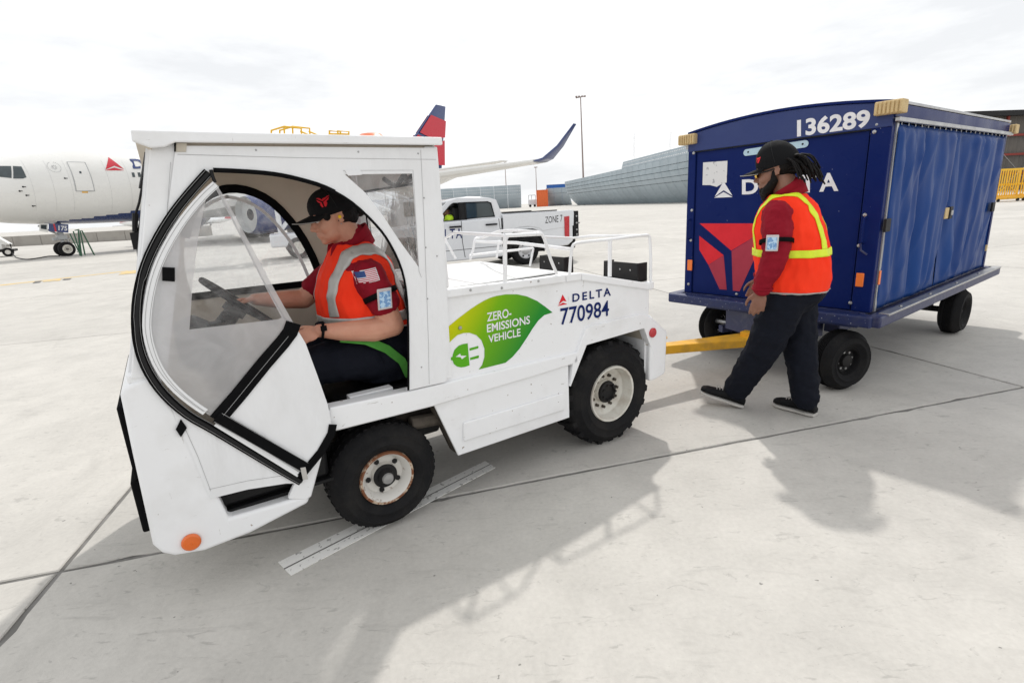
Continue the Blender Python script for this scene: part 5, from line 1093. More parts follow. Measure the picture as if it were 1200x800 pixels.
for dd in (.0,):
    b = MB(); b.ribbon(P3(zipS, -.056), (0, -1, 0), .032, .006); zp = b.build('zip_band', 'black', tug, smooth=0)
    b = MB(); b.ribbon(P3([(x+.6, y+.4) for x, y in zipS], -.0625), (0, -1, 0), .011, .004); b.build('zip_teeth', 'plastic', zp, smooth=0)
    b = MB(); b.ribbon(P3([(x-3.2*(1 if y < 380 else .7), y-(2.4 if y < 330 else -2.5)) for x, y in zipS], -.0625), (0, -1, 0), .0011, .0005); b.ribbon(P3([(x+4.0, y+(3.0 if y < 330 else -3.2)) for x, y in zipS], -.0625), (0, -1, 0), .0011, .0005); b.build('zip_stitching', 'seam', zp, smooth=0)
# stitched seams
def seam(pix, y=-.0545, w=.0016, m='plastic', par=None):
    b = MB(); b.ribbon(P3(pix, y), (0, -1, 0), w, .0006); return b.build('seam', m, par or cur, smooth=0)
for pix in ([(208, 181), (350, 185), (511, 187)], [(493, 176), (497, 260), (502, 400), (503, 450)], [(402, 200), (484, 199.5), (491, 318), (494, 325)], [(338, 556), (290, 563), (245, 573)], [(216, 500), (232, 535), (247, 575)], [(200, 190), (192, 300), (182, 400)]): seam(pix, m='seam')
b = MB(); [b.lathe([(.004, 0), (.003, .003), (.001, .003)], (p.x, -.054, p.z), (0, -1, 0), 8) for p in P3([(206, 175), (300, 176), (420, 178), (490, 180), (497, 232), (499, 290), (501, 350), (494, 430), (512, 300)], -.054)]; b.build('curtain_stud', 'steel', cur)
b = MB(); b.plate([SS([(205, 168), (219, 168), (218, 178), (205, 178)], -.056)], 1, -.0585, -.0545); b.build('corner_tab', 'cream', cur, smooth=0)
b = MB(); b.plate([SS([(204, 167), (206.5, 167), (206, 178), (204, 178)], -.060)], 1, -.062, -.059); b.plate([SS([(206, 503), (212, 491), (219, 501), (212, 512)], -.058)], 1, -.060, -.0545); b.build('black_tab', 'black', cur, smooth=0)
b = MB(); b.plate([SS([(404, 200), (422, 199), (424, 205), (408, 206)], -.058)], 1, -.06, -.0545); b.build('window_tab', 'vinyl', cur)
# ---- unzipped door flap: frosted part, clear window, white lower part, webbing bands
inner = [(248, 214), (232, 229), (211, 254), (192, 284), (178, 315), (170, 347), (167, 380), (172, 407), (183, 432), (202, 455), (227, 475), (250, 489)]
innS = [tuple(p) for p in smooth_path([Vector((x, y)) for x, y in inner], 3)]
def bulge(u): return u
YF = -.066
flapw = [(243, 224), (250, 216), (280, 274), (310, 334), (330, 372), (326, 374), (222, 386), (226, 330), (232, 280)]
fr = innS+[(252, 488), (345, 380)]+[(338, 368), (320, 336), (296, 291), (270, 243), (252, 213)]
b = MB(); b.sheet([SS(fr, YF), SS(flapw, YF)[::-1]], lambda q: Vector((q[0], YF, q[1])))
M['frosted'] = clear_mat('milky_vinyl', tint=(.9, .9, .9), haze=.68, hazecol=(.88, .88, .89), scr=.05, lowk=.93, refl=.03, rough=.3)
fl = b.build('door_flap', 'frosted', tug, smooth=0)
b = MB(); b.sheet([SS(flapw, YF)], lambda q: Vector((q[0], YF-.0005, q[1]))); b.build('flap_window', 'clear', fl, smooth=0)
b = MB(); b.ribbon(P3([(x+5, y+2) for x, y in innS[:-2]], YF-.001), (0, -1, 0), .026, .0015); b.build('flap_welt', 'vinyl', fl, smooth=0)
for off_ in (3, 8.5):
    b = MB(); b.ribbon(P3([(x+off_, y+off_*.45) for x, y in innS[:-2]], YF-.003), (0, -1, 0), .0016, .0006); b.build('seam', 'seam', fl, smooth=0)
low_ = [(252, 490), (300, 434), (346, 382), (358, 402), (372, 440), (384, 474), (389, 500), (372, 528), (352, 553), (300, 525), (262, 500)]
b = MB(); b.plate([SS(low_, YF)], 1, YF-.002, YF+.001); b.build('flap_lower_panel', 'vinyl', fl, smooth=0)
b = MB(); b.ribbon(P3([(254, 492), (280, 462), (310, 425), (331, 401), (340, 389), (344, 378)], YF-.004), (0, -1, 0), .058, .004); b.build('webbing_band', 'black', fl, smooth=0)
b = MB(); b.ribbon(P3([(254, 488), (305, 517), (358, 548)], YF-.009), (0, -1, 0), .044, .004); b.build('webbing_band', 'black', fl, smooth=0)
b = MB(); b.ribbon(P3([(352, 558), (376, 529), (388, 508), (390, 497)], YF-.004), (0, -1, 0), .034, .004); b.build('webbing_band', 'black', fl, smooth=0)
b = MB(); b.ribbon(P3([(253, 496), (300, 525), (350, 556)], YF-.004), (0, -1, 0), .020, .003); b.build('white_edge', 'vinyl', fl, smooth=0)
for pp in ([(262, 486.5), (300, 440), (338, 394)], [(251, 494), (354, 553)], [(260, 484), (361, 542)]):
    b = MB(); b.ribbon(P3(pp, YF-.0135), (0, -1, 0), .0013, .0006); b.build('stitching', 'seam', fl, smooth=0)
b = MB(); b.plate([SS([(352, 548), (358, 547), (361, 561), (355, 562)], YF-.015)], 1, YF-.017, YF-.013); b.build('zip_pull', 'sole', fl, bevel=.001)
b = MB(); b.plate([SS([(190, 313), (205, 313.5), (205, 330), (190, 329)], YF-.004)], 1, YF-.006, YF-.002); b.build('black_patch', 'black', fl, smooth=0)
b = MB(); b.tube(P3([(251, 214), (280, 272), (310, 332), (333, 372), (345, 382)], YF), .0028, 6); b.build('flap_edge', 'clear_d', fl)
b = MB(); b.tube(P3([(247, 199), (249, 206), (252, 214)], YF), .006, 6); b.build('zip_slider', 'plastic', fl)
# black interior behind the step gap
b = MB(); b.box((-.70, .02, .345), (-.24, .60, .50)); b.build('pedal_box', 'seat', tug, bevel=.02)
# ---- far curtain
b = MB(); b.box((-.76, 1.04, .33), (-.20, 1.06, .72)); b.build('far_side_panel', 'cream', tug, bevel=.004)
Z = 1.048
win = [(-.60, 1.10), (-.61, 1.25), (-.58, 1.42), (-.50, 1.58), (-.38, 1.655), (-.25, 1.655), (-.12, 1.58), (-.01, 1.42), (.055, 1.25), (.085, 1.10)]
winS = [tuple(p) for p in smooth_path([Vector(p) for p in win], 3)]
fo = [(-.60, 1.765), (.40, 1.765), (.40, .69), (-.70, .69), (-.80, .96), (-.68, 1.45)]
tri2 = [(.12, 1.62), (.36, 1.62), (.36, 1.15), (.27, 1.25), (.2, 1.45)]
b = MB(); b.plate([fo, winS[::-1], tri2[::-1]], 1, Z, Z+.004); b.build('far_curtain', 'vinyl_in', tug, smooth=0)
b = MB(); b.sheet([winS], lambda q: Vector((q[0], Z+.002, q[1]))); b.sheet([tri2], lambda q: Vector((q[0], Z+.002, q[1]))); b.build('far_window', 'clear_d', tug, smooth=0)
b = MB(); b.ribbon([(x, Z-.002, z) for x, z in winS[6:]], (0, -1, 0), .045, .004); b.ribbon([(-.62, Z-.003, 1.108), (.12, Z-.003, 1.104)], (0, -1, 0), .038, .004); b.build('far_window_band', 'black', tug, smooth=0)
b = MB(); b.ribbon([(x-.06 if x > -.3 else x, Z-.002, z-.04) for x, z in winS[10:]], (0, -1, 0), .018, .003); b.build('far_window_welt', 'vinyl', tug, smooth=0)
# rear curtain of the cab
b = MB(); b.plate([[(.02, .70), (1.03, .70), (1.03, 1.765), (.02, 1.765)], [(.12, 1.02), (.12, 1.62), (.92, 1.62), (.92, 1.02)]], 0, .375, .379); b.build('rear_curtain', 'vinyl', tug, smooth=0)
b = MB(); b.sheet([[(.12, 1.02), (.92, 1.02), (.92, 1.62), (.12, 1.62)]], lambda q: Vector((.377, q[0], q[1]))); b.build('rear_window', 'clear_d', tug, smooth=0)
b = MB(); b.tube([(.37, .12, 1.02), (.37, .12, 1.62), (.37, .92, 1.62), (.37, .92, 1.02)], .007, 6, closed=True); b.build('rear_window_trim', 'black', tug)
b = MB(); b.tube(smooth_path([(.30, .02, 1.645), (.31, .10, 1.63), (.33, .18, 1.66), (.33, .3, 1.62), (.32, .42, 1.66)], 5), .012, 8); b.build('roof_cable', 'plastic', tug)
# ---- seat, dash, steering wheel
b = MB(); b.box((-.12, .10, .36), (.36, .98, .575)); b.build('seat_base', 'blackmetal', tug, bevel=.02)
for y in (.10, .56):
    b = MB(); b.box((-.14, y, .576), (.30, y+.42, .655)); b.build('seat_cushion', 'seat', tug, bevel=.03, segs=3)
    b = MB(); b.box((.27, y, .64), (.355, y+.42, 1.10)); b.build('seat_back', 'seat', tug, bevel=.03, segs=3)
b = MB(); b.box((-.10, .045, .655), (.11, .098, .685)); b.build('white_seat_ledge', 'white', tug, bevel=.004)
b = MB(); b.plate([[(-.78, .35), (-.62, .35), (-.60, .78), (-.66, .93), (-.80, .955)]], 1, .04, 1.0); b.build('dashboard', 'cream', tug, bevel=.02)
b = MB(); b.plate([[(-.70, .93), (-.56, .90), (-.50, .97), (-.63, 1.06), (-.72, 1.02)]], 1, .12, .75); b.box((-.60, .1, 1.0), (-.53, .2, 1.10)); b.build('instrument_pod', 'seat', tug, bevel=.015)
cs = Vector((-.445, .36, 1.135)); n_ = Vector((.68, 0, .735)).normalized(); a_ = Vector((-.735, 0, .68)); c_ = Vector((0, 1, 0))
b = MB(); b.tube([cs+(a_*math.cos(t)+c_*math.sin(t))*.175 for t in [2*math.pi*k/36 for k in range(36)]], .013, 10, closed=True)
for t in (0.5, math.pi-.5, -math.pi/2): b.tube([cs-n_*.02, cs+(a_*math.sin(t)+c_*math.cos(t))*.170], .011, 8)
b.lathe([(.05, -.04), (.05, -.01), (.035, .0), (.001, .002)], cs-n_*.015, n_, 18); b.build('steering_wheel', 'plastic', tug)
b = MB(); b.tube([cs-n_*.04, Vector((-.66, .36, .90))], .035, 10, r2=.05); b.build('steering_column', 'plastic', tug)
b = MB(); b.tube([cs-n_*.08, cs-n_*.09+Vector((-.02, -.16, .05))], .008, 6); b.ball(cs-n_*.09+Vector((-.02, -.17, .052)), .014, seg=10); b.build('control_lever', 'plastic', tug)
# ---- wheels
def tugwheel(c, s, R, W, rr, front):
    if front:
        prof = [(rr+.004, -.002, 0), (rr, .012, 0), (rr-.011, .010, 1), (rr-.019, .0, 1), (rr-.034, -.03, 1), (rr-.038, -.045, 1), (.062, -.05, 1), (.060, -.022, 2), (.040, -.020, 2), (.028, .012, 3), (.024, .022, 3), (.001, .024, 3)]
        return wheel('front_wheel', tug, c, (0, s, 0), R, W, rr, ['rubber', 'rust', 'rimworn', 'blackmetal', 'steel'], prof, 5, .079, (.013, -.05, .012, 'blackmetal'), groove=0, bulge=.014, tread=0)
    prof = [(rr+.004, -.002, 0), (rr, .010, 0), (rr-.012, .008, 0), (rr-.018, -.02, 0), (rr-.026, -.06, 0), (rr-.05, -.075, 0), (.075, -.08, 0), (.072, -.05, 1), (.066, -.035, 1), (.05, -.03, 1), (.045, -.042, 1), (.001, -.042, 1)]
    return wheel('rear_wheel', tug, c, (0, s, 0), R, W, rr, ['rubber', 'rimwhite', 'blackmetal'], prof, 11, .103, (.0105, -.08, .022, 'grime'), groove=0, bulge=.012, tread=22)
for x, R, W, rr, fr_ in ((.008, .263, .17, .132, True), (1.482, .325, .22, .178, False)):
    for y, s in ((-.012 if fr_ else -.022, -1), (1.042 if fr_ else 1.052, 1)):
        w_ = tugwheel(Vector((x, y, R)), s, R, W, rr, fr_)
        if not fr_:
            b = MB()
            for k in range(7): t = 2*math.pi*k/7; b = MB(); b.cyl(Vector((x+.05*math.cos(t), y+s*-.03, R+.05*math.sin(t))), Vector((x+.05*math.cos(t), y-s*.018+s*.0, R+.05*math.sin(t))), .008, 6); b.build('hub_bolt', 'blackmetal', w_)
        if fr_:
            b = MB()
            for k in range(44):
                t = 2*math.pi*k/44
                for q_ in (-.035, -.085, -.135): b.box((-.010, -.008, -.003), (.010, .008, .003), mt=Matrix.Translation(Vector((x+R*math.cos(t+.05*q_*20), y-s*-1*abs(q_)*-1*1 if False else y+s*q_, R+R*math.sin(t+.05*q_*20)))) @ Matrix.Rotation(-t+math.pi/2, 4, 'Y'))
            b.build('tread_block', 'rubber', w_, smooth=0, kind='stuff')
# ================================================================ PEOPLE (each faces -x of its own frame; +z up)
def headmat(c, tilt=0.0, s=1.0, yaw=0.0):
    return Matrix.Translation(Vector(c)) @ Matrix.Rotation(math.radians(yaw), 4, 'Z') @ Matrix.Rotation(-math.radians(tilt), 4, 'Y') @ Matrix.Scale(s, 4)
def tball(T, c, r): 
    s = T.to_scale().x; R = T.to_3x3().normalized()
    return lambda b: b.ball(T @ Vector(c), tuple(k*s for k in r), seg=20, mt=R)
def ttube(T, p, r, q, r2):
    s = T.to_scale().x; return limb([(T @ Vector(p), r*s), (T @ Vector(q), r2*s)])
def head_parts(T, full=0.0):
    f = full
    L = [tball(T, (.014, 0, .03), (.090, .072, .084)), tball(T, (-.030, 0, -.012), (.058, .058+f*.006, .078)), tball(T, (-.034, 0, -.066), (.046+f*.004, .047+f*.01, .036+f*.006)),
         tball(T, (-.070, 0, -.090), (.019, .022, .016)), ttube(T, (-.083, 0, .012), .007, (-.103, 0, -.024), .0105), tball(T, (-.106, 0, -.028), (.011, .010, .010)),
         tball(T, (-.097, .012, -.034), (.011, .007, .007)), tball(T, (-.097, -.012, -.034), (.011, .007, .007)), tball(T, (-.077, 0, .026), (.013, .046, .010)),
         tball(T, (-.058, .036, -.030), (.026, .020, .024+f*.004)), tball(T, (-.058, -.036, -.030), (.026, .020, .024+f*.004)), tball(T, (-.083, 0, -.060), (.012, .026, .020)),
         tball(T, (-.090, 0, -.054), (.0085, .019, .0045)), tball(T, (-.088, 0, -.066), (.0085, .017, .0050)), ttube(T, (.02, 0, -.05), .050+f*.008, (.055, 0, -.16), .056+f*.01), ttube(T, (-.03, 0, -.075), .030, (.03, 0, -.14), .045)]
    for y in (-1, 1):
        for a in range(7):
            t = math.radians(-60+a*52); L.append(tball(T, (.012+.012*math.cos(t), y*.073, -.004+.024*math.sin(t)), (.0052, .0065, .0066)))
        L += [tball(T, (.008, y*.070, -.005), (.012, .004, .022)), tball(T, (.002, y*.071, -.028), (.007, .005, .007))]
    return L
def hand_parts(wr, d, n, side, s=1.0, curl=(20, 35, 25), spread=.07, thumb=1.0):
    """wr wrist, d towards the fingers, n palm normal (fingers curl that way), side towards the thumb"""
    wr, d, n, side = Vector(wr), Vector(d).normalized(), Vector(n).normalized(), Vector(side).normalized(); L = []
    R = Matrix((d, side, n)).transposed()
    L.append(lambda b: b.ball(wr+d*.050*s, (.052*s, .040*s, .016*s), seg=16, mt=R)); L.append(lambda b: b.ball(wr+d*.072*s, (.024*s, .041*s, .013*s), seg=16, mt=R))
    for i, (o, ln) in enumerate(((.031, .90), (.0105, 1.0), (-.0105, .94), (-.030, .76))):
        p = wr+d*(.084-.006*abs(i-1))*s+side*o*s; a = 0; pts = [(p, .0098*s)]; dd = (d+side*(o*spread*30)).normalized()
        for ang, l, r in zip(curl, (.040, .027, .021), (.0088, .0080, .0070)):
            a += math.radians(ang*(1+.12*i)); q = dd*math.cos(a)+n*math.sin(a); p = p+q*l*ln*s; pts.append((p, r*s))
        L.append(limb(pts, 10))
    b0 = wr+d*.022*s+side*.028*s; b1 = b0+(d*.62+side*.62*thumb+n*.25).normalized()*.038*s; b2 = b1+(d*.85+side*.25*thumb+n*.35).normalized()*.030*s; b3 = b2+(d*.9+n*.4).normalized()*.020*s
    L.append(limb([(wr+d*.018*s+side*.012*s, .014*s), (b0, .0125*s), (b1, .0105*s), (b2, .0095*s), (b3, .0078*s)], 10)); return L
def torso(secs, yc, grow=0.0, n=28):
    def f(b): b.loft([((x, yc, z), (rx+grow, 0, 0), (0, ry+grow, 0)) for z, x, rx, ry in secs], n, power=2.3)
    return f
def cap(T, parent, logo=True, tall=1.0, name='cap'):
    b = MB(); secs = []
    for k in range(9):
        t = k/8*math.pi/2; c, s = math.cos(t), math.sin(t); secs.append(((.012-.012*s, 0, .032+.090*tall*s+.010*c*0), ((.103*max(c, .03)), 0, 0), (0, .084*max(c, .03), 0)))
    secs.insert(0, ((.014, 0, .012), (.100, 0, 0), (0, .081, 0)))
    b.loft(secs, 28, power=2.1); b.bm.transform(T); o = b.build(name, 'cap', parent, smooth=60)
    b = MB(); vs = []; W2 = 14; L2 = 5
    for j in range(L2+1):
        for i in range(W2+1):
            u = (i/W2-.5)*2; v = j/L2; y = u*.072*(1-.10*v*v); x0 = .012-.100*math.sqrt(max(0, 1-(y/.083)**2)); x = x0-v*.085*math.sqrt(max(0, 1-(abs(u)**2.6)*.9)); vs.append((x, y, .030-.010*v-.020*(u*u)*(.4+.6*v)))
    b.add(vs, [(j*(W2+1)+i, j*(W2+1)+i+1, (j+1)*(W2+1)+i+1, (j+1)*(W2+1)+i) for j in range(L2) for i in range(W2)]); b.bm.transform(T)
    br = b.build('brim', 'cap', o, smooth=60, fixn=False); so = br.modifiers.new('s', 'SOLIDIFY'); so.thickness = .0035
    b = MB(); rim = [(T @ Vector(vs[L2*(W2+1)+i]))+Vector((0, 0, .001)) for i in range(W2+1)]; b.tube(rim, .0018, 5); b.build('brim_edge', 'piping', o)
    b = MB(); b.ball((0, 0, .032+.090*tall), (.007, .007, .004), seg=8); b.bm.transform(T); b.build('cap_button', 'cap', o)
    b = MB()
    for a in range(6):
        t = math.pi*a/3+.5; b.tube([((.012-.012*s)+math.cos(t)*.1035*c, math.sin(t)*.0845*c, .032+.0905*tall*s) for c, s in [(math.cos(k/6*math.pi/2), math.sin(k/6*math.pi/2)) for k in range(6)]], .0010, 4)
    b.bm.transform(T); b.build('cap_seam', 'plastic', o)
    return o
def cap_logo(T, capo, ang, z, s, par):
    """printed red triangle emblem on the cap at angle ang from the front"""
    tr = bvh(capo); t = math.radians(ang); d = T.to_3x3() @ Vector((math.cos(t), math.sin(t), -.25)); o = T @ Vector((.012-.25*math.cos(t), -.25*math.sin(t), z+.06)); d.normalize()
    ux = (T.to_3x3() @ Vector((math.sin(t), -math.cos(t), 0))).normalized()*s; uz = (T.to_3x3() @ Vector((0, 0, 1))).normalized()*s
    for poly in ([(-1, .62), (1, .62), (.5, .22), (-.1, -.12)], [(-1, .36), (-.28, -.22), (-.20, -.98), (-.42, -.98)], [(-.04, -.26), (.92, .40), (.22, -.98), (.0, -.98)]):
        b = MB(); pts = []
        for u, v in poly:
            h = tr.ray_cast(o+ux*u+uz*v, d, 1); pts.append(h[0]-d*.0025 if h[0] is not None else o+d*.2)
        b.add(pts, [tuple(range(len(pts)))]); b.build('cap_emblem', 'red_decal', par, smooth=0, fixn=False)
def loop_z(tree, name, xc, yc, z, w, m, par, a0=0, a1=360, n=90, tiltx=0.0, off=.004, c=None):
    rays = []
    for k in range(n+1):
        t = math.radians(a0+(a1-a0)*k/n); d = Vector((math.cos(t), math.sin(t), 0)); rays.append((Vector((xc, yc, z+tiltx*math.cos(t)))+d*1.0, -d, (0, 0, 1)))
    return band(name, tree, rays, w, m, par, off)
def loop_x(tree, name, y, xc, zc, w, m, par, a0, a1, n=90, off=.005, dy=0.0):
    rays = []
    for k in range(n+1):
        t = math.radians(a0+(a1-a0)*k/n); d = Vector((math.cos(t), 0, math.sin(t))); rays.append((Vector((xc, y+dy*abs(math.cos(t)), zc))+d*.9, -d, (0, 1, 0)))
    return band(name, tree, rays, w, m, par, off)
def patch(name, tree, c, u, v, d, nu, nv, mats, fn, par, off=.003):
    c, u, v, d = Vector(c), Vector(u), Vector(v), Vector(d).normalized(); b = MB(); vs = []; ok = True
    for j in range(nv+1):
        for i in range(nu+1):
            h = tree.ray_cast(c+u*(i/nu-.5)+v*(j/nv-.5)-d*.5, d, 1.2); vs.append(h[0]-d*off if h[0] is not None else c)
    V = [b.bm.verts.new(p) for p in vs]
    for j in range(nv):
        for i in range(nu):
            f = b.bm.faces.new([V[j*(nu+1)+i], V[j*(nu+1)+i+1], V[(j+1)*(nu+1)+i+1], V[(j+1)*(nu+1)+i]]); f.material_index = fn((i+.5)/nu, (j+.5)/nv)
    return b.build(name, mats, par, smooth=0, fixn=False)
def armbadge(par, c, u, up, nrm, strap_c, strap_ax, r):
    c, u, up, nrm = Vector(c), Vector(u).normalized(), Vector(up).normalized(), Vector(nrm).normalized(); R = Matrix((u, nrm, up)).transposed().to_4x4(); T = Matrix.Translation(c) @ R
    b = MB(); b.box((-.034, -.002, -.048), (.034, .007, .048), mt=T); h = b.build('badge_holder', 'holder', par, bevel=.004)
    b = MB(); b.box((-.026, .0071, -.038), (.026, .0085, .034), mt=T); b.build('badge_card', 'badge', h, smooth=0)
    a = Vector(strap_ax).normalized(); e = (Vector((0, 1, 0))-a*a.y).normalized(); g = a.cross(e); b = MB()
    vs = []
    for k in range(24):
        t = 2*math.pi*k/24; q = Vector(strap_c)+(e*math.cos(t)+g*math.sin(t))*r; vs += [q-a*.013, q+a*.013]
    b.add(vs, [(2*k, 2*k+1, (2*k+3) % 48, (2*k+2) % 48) for k in range(24)]); o = b.build('badge_strap', 'black', par, smooth=60); s = o.modifiers.new('s', 'SOLIDIFY'); s.thickness = .003
# ---------------------------------------------------------------- driver on the tug
dr = BF.empty('person', label='seated person in black cap and orange vest steering the white tug', category='person')
YC = .33; TH = headmat((.012, YC, 1.492), 15, 1.08)
tors = [(.68, .19, .16, .19), (.76, .17, .18, .20), (.88, .13, .19, .205), (1.0, .10, .19, .205), (1.12, .085, .175, .20), (1.21, .09, .15, .195), (1.27, .095, .12, .175), (1.31, .09, .09, .13), (1.35, .08, .06, .075)]
sh, el, wrn = (.085, .145, 1.215), (.155, .078, .975), (-.175, .105, 1.002)
shf, elf, wrf = (.05, .515, 1.215), (-.13, .565, 1.085), (-.36, .525, 1.120)
hipn, kn, an = (.17, .225, .79), (-.235, .19, .835), (-.42, .20, .44)
hipf, kf, af = (.17, .435, .79), (-.235, .47, .825), (-.44, .46, .44)
parts = head_parts(TH, 1.0)+[torso(tors, YC, -.03), limb([(sh, .052), ((.12, .10, 1.10), .060), (el, .053), ((.06, .082, .968), .056), ((-.08, .092, .985), .044), (wrn, .030)]), limb([(shf, .058), (elf, .050), ((-.25, .55, 1.10), .045), (wrf, .029)])]
parts += hand_parts(wrn, (-.97, .15, -.22), (.1, .75, -.65), (-.15, .75, .62), 1.0, (24, 34, 28)) + hand_parts(wrf, (-.9, .0, .05), (-.6, -.1, -.8), (.2, -.95, .2), .98, (45, 60, 45))
parts += [limb([(hipn, .08), (kn, .055), (an, .04)]), limb([(hipf, .08), (kf, .055), (af, .04)])]
body = blob('body', parts, 'skin_f', dr, .0055, 3)
b = MB(); b.ball(TH @ Vector((-.0885, 0, -.0535)), (.009, .019, .0042), seg=12); b.ball(TH @ Vector((-.0865, 0, -.0660)), (.0095, .017, .005), seg=12); b.build('lips', 'lip', dr)
for y in (-1, 1):
    b = MB(); b.ball(TH @ Vector((-.0775, y*.030, .004)), .0115, seg=14, m=0); b.ball(TH @ Vector((-.0855, y*.031, .002)), .0058, seg=10, m=1); b.build('eye', ['eye', 'iris'], dr)
    b = MB(); b.tube([TH @ Vector(p) for p in ((-.087, y*.018, .0095), (-.0895, y*.030, .0085), (-.082, y*.042, .006))], .0022, 6); b.tube([TH @ Vector(p) for p in ((-.089, y*.014, .0235), (-.090, y*.03, .027), (-.080, y*.046, .022))], .0026, 6); b.build('eyebrow', 'hair', dr)
b = MB(); b.ball(TH @ Vector((.006, -.0805, -.006)), .0085, seg=10); b.cyl(TH @ Vector((.006, -.080, -.006)), TH @ Vector((.003, -.088, -.010)), .004, 8); b.build('ear_plug', 'ear_plug', dr)
b = MB(); b.ball(TH @ Vector((.002, -.0765, -.036)), .0035, seg=8); b.build('earring', 'steel', dr)
hair = blob('hair', [tball(TH, (.036, 0, .004), (.074, .0735, .064)), tball(TH, (.058, 0, -.022), (.052, .058, .045)), tball(TH, (.121, 0, -.008), (.031, .034, .034)), tball(TH, (.100, 0, .005), (.020, .022, .022)), tball(TH, (-.042, -.066, .010), (.018, .008, .018)), tball(TH, (-.042, .066, .010), (.018, .008, .018))], 'hair', dr, .004, 2)
wrinkle(hair, .0012, 60, (1, 1, .4))
co = cap(TH, dr); cap_logo(TH, co, 58, .058, .030, co)
shirt = blob('shirt', [torso(tors[3:], YC, .012), limb([((.088, .13, 1.215), .076), ((.112, .105, 1.13), .080), ((.128, .094, 1.09), .078)]), limb([((.05, .53, 1.215), .076), ((-.02, .54, 1.165), .078), ((-.06, .55, 1.135), .074)]), limb([(TH @ Vector((.055, 0, -.125)), .074), ((.095, YC, 1.30), .085)])], 'shirt', dr, .008, 3)
wrinkle(shirt, .008, 9, (1, 1, .8), 2.0); wrinkle(shirt, .004, 22, (1, 1, 1), 1.0)


b = MB(); b.loft([((.100, YC, 1.315), (.095, 0, .05), (0, .090, 0)), ((.092, YC, 1.355), (.086, 0, .055), (0, .078, 0)), ((.084, YC, 1.395), (.080, 0, .058), (0, .070, 0)), ((.088, YC, 1.355), (.093, 0, .055), (0, .086, 0))], 28, caps=False); co_ = b.build('collar', 'shirt', dr, smooth=60); so = co_.modifiers.new('s', 'SOLIDIFY'); so.thickness = .004
b = MB()
for sgn in (-1, 1): b.plate([[(-.02, 1.36), (.035, 1.375), (.02, 1.315), (-.035, 1.30)]], 1, YC+sgn*.035-.005, YC+sgn*.035+.005)
b.build('collar_point', 'shirt', dr, bevel=.003)
trou = blob('trousers', [torso([(.68, .18, .18, .20), (.78, .165, .195, .21), (.90, .135, .20, .212), (.96, .12, .19, .205)], YC, .0), limb([(hipn, .125), ((.0, .205, .82), .112), (kn, .092), (an, .075)]), limb([(hipf, .125), ((.0, .45, .81), .112), (kf, .092), (af, .075)])], 'trousers', dr, .010, 3)
wrinkle(trou, .012, 7, (1.3, 1, 1), 5.0); wrinkle(trou, .005, 18, (1.4, 1, .8), 2.0)
vs_ = [(.945, .125, .197, .212), (1.0, .105, .197, .213), (1.06, .095, .193, .212), (1.12, .088, .185, .205), (1.20, .090, .166, .194), (1.26, .095, .142, .176), (1.30, .095, .118, .150), (1.335, .092, .094, .118), (1.36, .088, .074, .092)]
vest = blob('safety_vest', [torso(vs_, YC, .016)], 'vest', dr, .007, 3)
wrinkle(vest, .012, 8, (1, 1, .6), 9.0); wrinkle(vest, .006, 18, (1, 1, .5), 1.0)
tv = bvh(vest)
loop_z(tv, 'waist_tape', .10, YC, 1.005, .048, 'silver', dr, tiltx=.0)
for y in (YC-.135, YC+.135): loop_x(tv, 'shoulder_tape', y, .10, 1.05, .046, 'silver', dr, -20, 185)
loop_z(tv, 'vest_hem', .125, YC, .950, .012, 'piping', dr)
sl = bvh(shirt)
def flagc(u, v):
    if u < .42 and v > .46: return 2
    return 0 if int(v*13) % 2 == 0 else 1
patch('flag_patch', sl, (.060, .05, 1.222), (.080, 0, .012), (-.006, 0, .050), (0, 1, 0), 20, 13, ['flagred', 'white_ink', 'flagblue'], flagc, dr, off=.004)
patch('flag_border', sl, (.060, .05, 1.222), (.087, 0, .013), (-.006, 0, .057), (0, 1, 0), 4, 4, ['white_ink'], lambda u, v: 0, dr, off=.0025)
ac = Vector((.122, .096, 1.115)); armbadge(dr, (.105, .008, 1.118), (1, 0, .03), (.05, 0, 1), (-.02, -1, 0), (.118, .099, 1.125), Vector(el)-Vector(sh), .083)
b = MB(); wv = Vector(wrn)-Vector((-.08, .092, .985)); a = wv.normalized(); e = (Vector((0, 1, 0))-a*a.y).normalized(); g_ = a.cross(e); wc = Vector(wrn)-a*.012
b.tube([wc+(e*math.cos(t)+g_*math.sin(t))*.034 for t in [2*math.pi*k/20 for k in range(20)]], .006, 8, closed=True); b.box(tuple(wc+Vector((-.012, -.041, .006))), tuple(wc+Vector((.012, -.028, .028)))); b.build('wristband', 'black', dr)
b = MB(); b.ribbon([(-.09, .10, .955), (.02, .085, .925), (.12, .098, .86), (.19, .105, .785), (.22, .11, .70)], (0, -1, 0), .040, .004); b.ribbon([(-.09, .10, .955), (-.12, .20, .965), (-.11, .33, .965)], (-.2, 0, 1), .036, .004); b.build('seat_belt', 'green_belt', dr)
bag = blob('waist_pouch', [limb([((-.12, .27, .955), .030), ((-.07, .23, .985), .026)]), limb([((-.13, .31, .985), .020), ((-.06, .26, .99), .02)])], 'trousers', dr, .006)
for y_ in (.20, .46):
    b = MB(); b.loft([((-.44, y_, .37), (.05, 0, 0), (0, .042, 0)), ((-.46, y_, .42), (.045, 0, 0), (0, .038, 0)), ((-.44, y_, .47), (.04, 0, 0), (0, .04, 0))], 16); b.loft([((-.40, y_, .385), (0, 0, .035), (0, .036, 0)), ((-.50, y_, .385), (0, 0, .034), (0, .042, 0)), ((-.60, y_, .37), (0, 0, .02), (0, .038, 0))], 16); b.build('shoe', 'shoe', dr)
